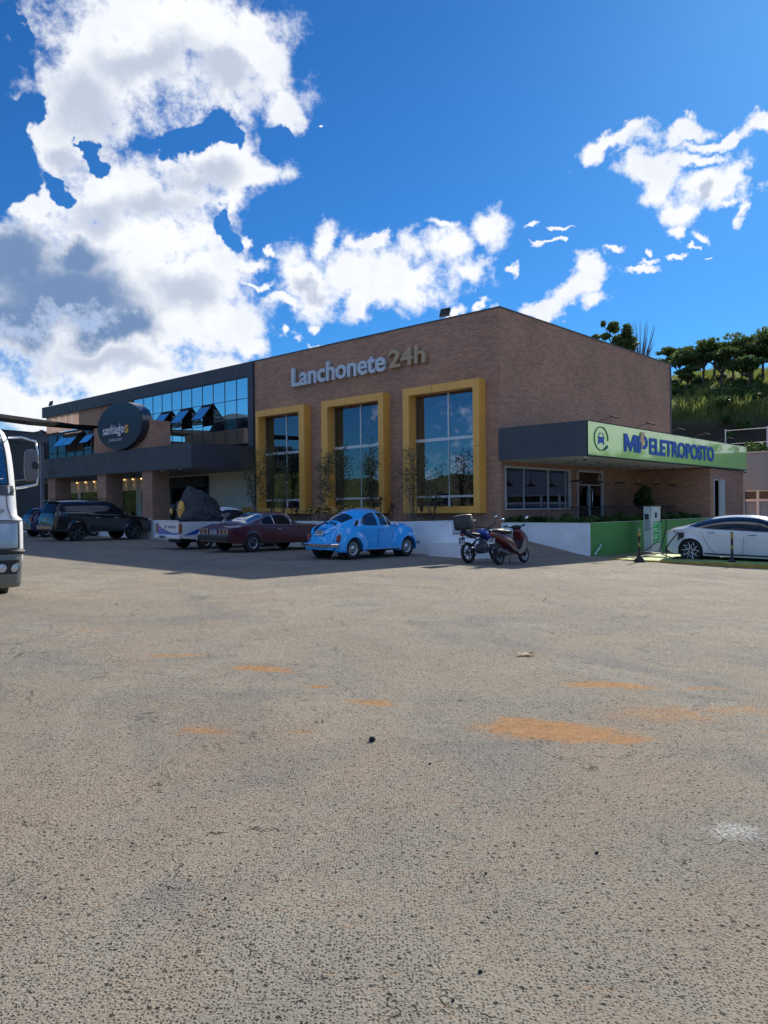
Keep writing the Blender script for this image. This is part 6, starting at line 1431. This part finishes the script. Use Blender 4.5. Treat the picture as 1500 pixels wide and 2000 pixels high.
for i, (a, b_, h) in enumerate([(-8.6, -2.6, .75), (-8.0, -2.8, .55), (-3.9, -2.6, .80), (-3.4, -2.8, .95), (-2.9, -2.7, .7), (-1.6, -2.6, .6)]):
    rosette(a, b_, .9, h, 26, .42, LF_CORDY, 'purple_cordyline', ['purple strap leafed plant at the left edge of the middle window', 'low purple plant above the blue car rear window', 'purple plant at the left edge of the right window', 'tallest purple plant before the right window', 'purple plant under the twiggy tree', 'small purple plant before the right half of the right window'][i], grp='purple strap leafed plants', wd=.045, seed=40+i)
for i, (a, b_, h, n) in enumerate([(-15.6, -2.8, .9, 40), (-15.0, -2.9, .5, 60), (-14.4, -2.8, .6, 60), (-14.0, -3.0, .4, 50), (-16.2, -2.6, 1.0, 26)]):
    rosette(a, b_, .9, h, n, .5, LF_DRAC, 'strap_leaf_plant', ['tall strap leafed plant before the cream wall', 'green strap leafed clump left of the cream wall middle', 'green strap leafed clump before the cream wall right part', 'small green clump beside the left slender tree', 'tall plant nearest the black load'][i], grp='green strap leafed plants before the cream wall', wd=.05, seed=60+i)
for i, (a, b_) in enumerate([(-19.2, -3.0), (-20.4, -3.1), (-21.6, -3.0), (-25, -3), (-27, -3)]):
    rosette(a, b_, .9, .5, 40, .35, LF_CORDY, 'entrance_shrub', ['reddish shrub nearest the right brick pillar before the entrance', 'reddish shrub in front of the porch doorway', 'reddish shrub left of the porch doorway', 'dark shrub behind the black utility car bonnet', 'dark shrub between the brick pillars behind the black utility car'][i], grp='dark shrubs before the entrance', wd=.07, seed=70+i)

# ============================================================ trees on the hill
def umbrella_tree(az, r, h, crown, seed, label, parent_grp='flat topped trees along the hill'):
    rs = random.Random(seed); X, Y = r*math.sin(R(az)), r*math.cos(R(az)); z = hz(az, r)-.5
    o = empty('hill_tree', (X, Y, z), rs.uniform(0, 6), label, 'tree', parent_grp)
    M = MB(); cs = []; rr = []
    M.tube([(0, 0, -.3), (rs.uniform(-.3, .3), 0, h*.35), (rs.uniform(-.5, .5), rs.uniform(-.3, .3), h*.6)], [.20, .15, .11], 6)
    for i in range(8):
        a = rs.uniform(0, 6.28); ex = crown*rs.uniform(.3, 1.0); tp = (ex*math.cos(a), ex*math.sin(a), h*rs.uniform(.66, .98)); M.tube([(0, 0, h*.45), (tp[0]*.5, tp[1]*.5, h*.62), tp], [.10, .07, .03], 5)
        cs.append(tp); s_ = crown*rs.uniform(.28, .48); rr.append((s_, s_, s_*.38))
    for i in range(5): a = rs.uniform(0, 6.28); ex = crown*rs.uniform(0, .6); cs.append((ex*math.cos(a), ex*math.sin(a), h*rs.uniform(.82, 1.02))); s_ = crown*rs.uniform(.25, .4); rr.append((s_, s_, s_*.4))
    M.build('trunk', BARK, o); V, F = leaves(cs, rr, 1500, .30, 1.0, seed=seed); mesh_np('crown', V, F, LF_TREE, o)
def pz_(px): return math.degrees(math.atan((px-750)/1479))
TR = [(1305, 118, 5.4, 2.4), (1332, 112, 4.6, 2.4), (1352, 108, 5.0, 2.3), (1376, 106, 6.3, 3.0), (1395, 116, 5.0, 2.4), (1412, 104, 4.9, 2.1), (1434, 108, 5.8, 3.0), (1452, 116, 5.4, 2.6), (1470, 108, 5.4, 2.8), (1492, 110, 7.0, 3.3), (1520, 108, 6.4, 3.0), (1345, 102, 3.4, 1.7), (1548, 110, 6.0, 3.0), (1462, 101, 4.0, 2.2)]
for i, (px, r, h, c) in enumerate(TR):
    umbrella_tree(pz_(px), r+4, h, c*1.15, 100+i, ['leftmost hill tree right behind the brick roof corner', 'second hill tree from the brick wall', 'short hill tree third from the brick wall', 'tall flat topped hill tree with a dark crown', 'hill tree right of the tall dark crowned one', 'small hill tree low on the lit slope', 'broad hill tree over the middle of the slope', 'hill tree behind the broad middle one', 'hill tree left of the tallest one at the right edge', 'tallest flat topped hill tree at the right edge', 'hill tree cut by the right edge', 'small tree nearest the brick wall edge', 'hill tree just outside the right edge', 'low bushy hill tree above the dark bank'][i])
# tall bush and dry reeds over the brick side wall
X, Y = 78*math.sin(R(pz_(1213))), 78*math.cos(R(pz_(1213)))
o = empty('leafy_tree', (X, Y, 2), 0, 'leafy tree top poking over the brick side wall beside dry reeds', 'tree')
cs = [(0, 0, 15.6), (-1.3, 0, 16.2), (-.5, .3, 17.1), (.7, 0, 16.6), (-2.3, 0, 16.1), (1.0, 0, 15.4), (-1.6, 0, 17.4)]; V, F = leaves(cs, [(.8, .8, .8), (.5, .5, .35), (.6, .6, .6), (.6, .6, .8), (.45, .4, .25), (.8, .8, .8), (.25, .25, .4)], 1700, .26, 1.0, seed=77); mesh_np('crown', V, F, LF_TREE, o)
M = MB(); M.tube([(0, 0, -2), (.1, 0, 15)], [.3, .1], 6); M.tube([(0, 0, 13), (-1, 0, 16), (-1.6, 0, 17.6)], [.1, .06, .02], 5); M.build('trunk', BARK, o)
o = empty('dry_reeds', (X+1.9, Y, 2), 0, 'clump of tall thin dry reeds beside the tree top over the brick wall', 'reeds')
M = MB(); rr_ = random.Random(5)
for i in range(46):
    a = rr_.uniform(-.9, 1.3); hh = rr_.uniform(14.8, 18.2)-abs(a)*.6; M.tube([(a*.2, rr_.uniform(-.3, .3), 10), (a*.6, 0, 14), (a*1.25, 0, hh)], [.05, .04, .01], 4)
M.build('stalk', mat('dry_stalk', (.10, .09, .08), .9), o)
# tall grass over the lit slope
rs = np.random.RandomState(21); n = 42000
az = rs.uniform(15, 33, n); r_ = 91+rs.uniform(0, 1, n)**.9*48
V = np.zeros((n*3, 3)); F = np.arange(n*3).reshape(-1, 3)
clump = np.sin(az*9+r_*.3)+np.sin(az*23-r_*.7)
for i in range(n):
    x, y = r_[i]*math.sin(R(az[i])), r_[i]*math.cos(R(az[i])); z = hz(az[i], r_[i])-.6; h_ = rs.uniform(.4, 1.0)*(1.15 if clump[i] > 0 else .6); w_ = rs.uniform(.05, .13); a = rs.uniform(0, 3.14)
    V[i*3] = (x-w_*math.cos(a), y-w_*math.sin(a), z); V[i*3+1] = (x+w_*math.cos(a), y+w_*math.sin(a), z); V[i*3+2] = (x+rs.uniform(-.3, .3), y-.2, z+h_)
o = mesh_np('hill_vegetation', V, F, LF_GRASS); tag(o, 'bright tall grass covering the lit hill slope', 'grass', kind='stuff')
cs = []; rr = []
for i in range(95):
    a_, q_ = rs.uniform(15, 34), rs.uniform(88, 120); cs.append((q_*math.sin(R(a_)), q_*math.cos(R(a_)), hz(a_, q_)+.1)); s_ = rs.uniform(.4, 1.0); rr.append((s_, s_, s_*.7))
V, F = leaves(cs, rr, 10000, .3, 1.0, seed=31); o = mesh_np('hill_scrub', V, F, LF_HEDGE); tag(o, 'dark low scrub scattered over the hill slope', 'scrub', kind='stuff')

# ============================================================ small things on the lot
o = empty('stone', (-.09, 4.87, g(0)), .4, 'single black stone on the pale lot in the middle foreground', 'stone')
M = MB(); M.sq((0, 0, .014), (.022, .016, .019), .8, rot=(.3, .2, 0), n=9, m=6); M.build('rock', mat('black_rock', (.02, .02, .022), .8, bump=.5, bs=90), o)
o = empty('dry_leaf', (1.46, 7.8, g(1.46)), .3, 'curled pale dry leaf lying on the lot beyond the red earth patches', 'leaf')
M = MB(); vs = []
for i in range(9):
    t = i/8-1*.5; w = .05*math.cos(t*3.0)
    for j, s_ in enumerate((-1, -.4, .3, 1)): vs.append((t*.22, s_*w, -.0+.006+.05*t*t+.018*s_*s_+.008*math.sin(i*2.1)))
M.add(vs, [(i*4+j, i*4+j+1, (i+1)*4+j+1, (i+1)*4+j) for i in range(8) for j in range(3)], sm=True); M.tube([(-.11, 0, .03), (-.15, .01, .06)], .003, 4); M.build('blade', leaf_mat('dry_leaf_tan', (.50, .44, .30), (.58, .50, .36), .4, .7, 20.0), o)
peb = random.Random(99); base = None
spots = [(432, 1763), (943, 1704), (930, 1898), (876, 1955), (835, 1492), (80, 1767), (1064, 1164), (226, 1188), (1160, 1660)]
for i, (px, py) in enumerate(spots):
    Y = 1.5*1479/(py-993-.0098*(750-px)); X = (px-750)/1479*Y
    o = empty('pebble', (X, Y, g(X)), peb.uniform(0, 6), ['tiny dark pebble near the bottom left of the lot', 'tiny dark pebble left of the crack below the earth patch', 'tiny dark pebble close to the bottom edge right of the middle', 'lowest dark pebble at the bottom edge of the lot', 'tiny dark pebble just right of the black stone', 'dark pebble nearest the left edge in the foreground', 'far tiny pebble on the sunlit lot before the steps', 'far tiny pebble on the sunlit lot near the lorry', 'tiny dark pebble left of the white spill'][i], 'pebble', 'loose dark pebbles scattered on the lot')
    s_ = .0036*(1+.16*Y)*peb.uniform(.8, 1.3)
    M = MB(); M.sq((0, 0, s_*.5), (s_*1.3, s_, s_*.8), .8, rot=(peb.uniform(-.4, .4), peb.uniform(-.4, .4), 0), n=7, m=5); M.build('rock', mat('black_rock'), o)
bpy.context.view_layer.update()
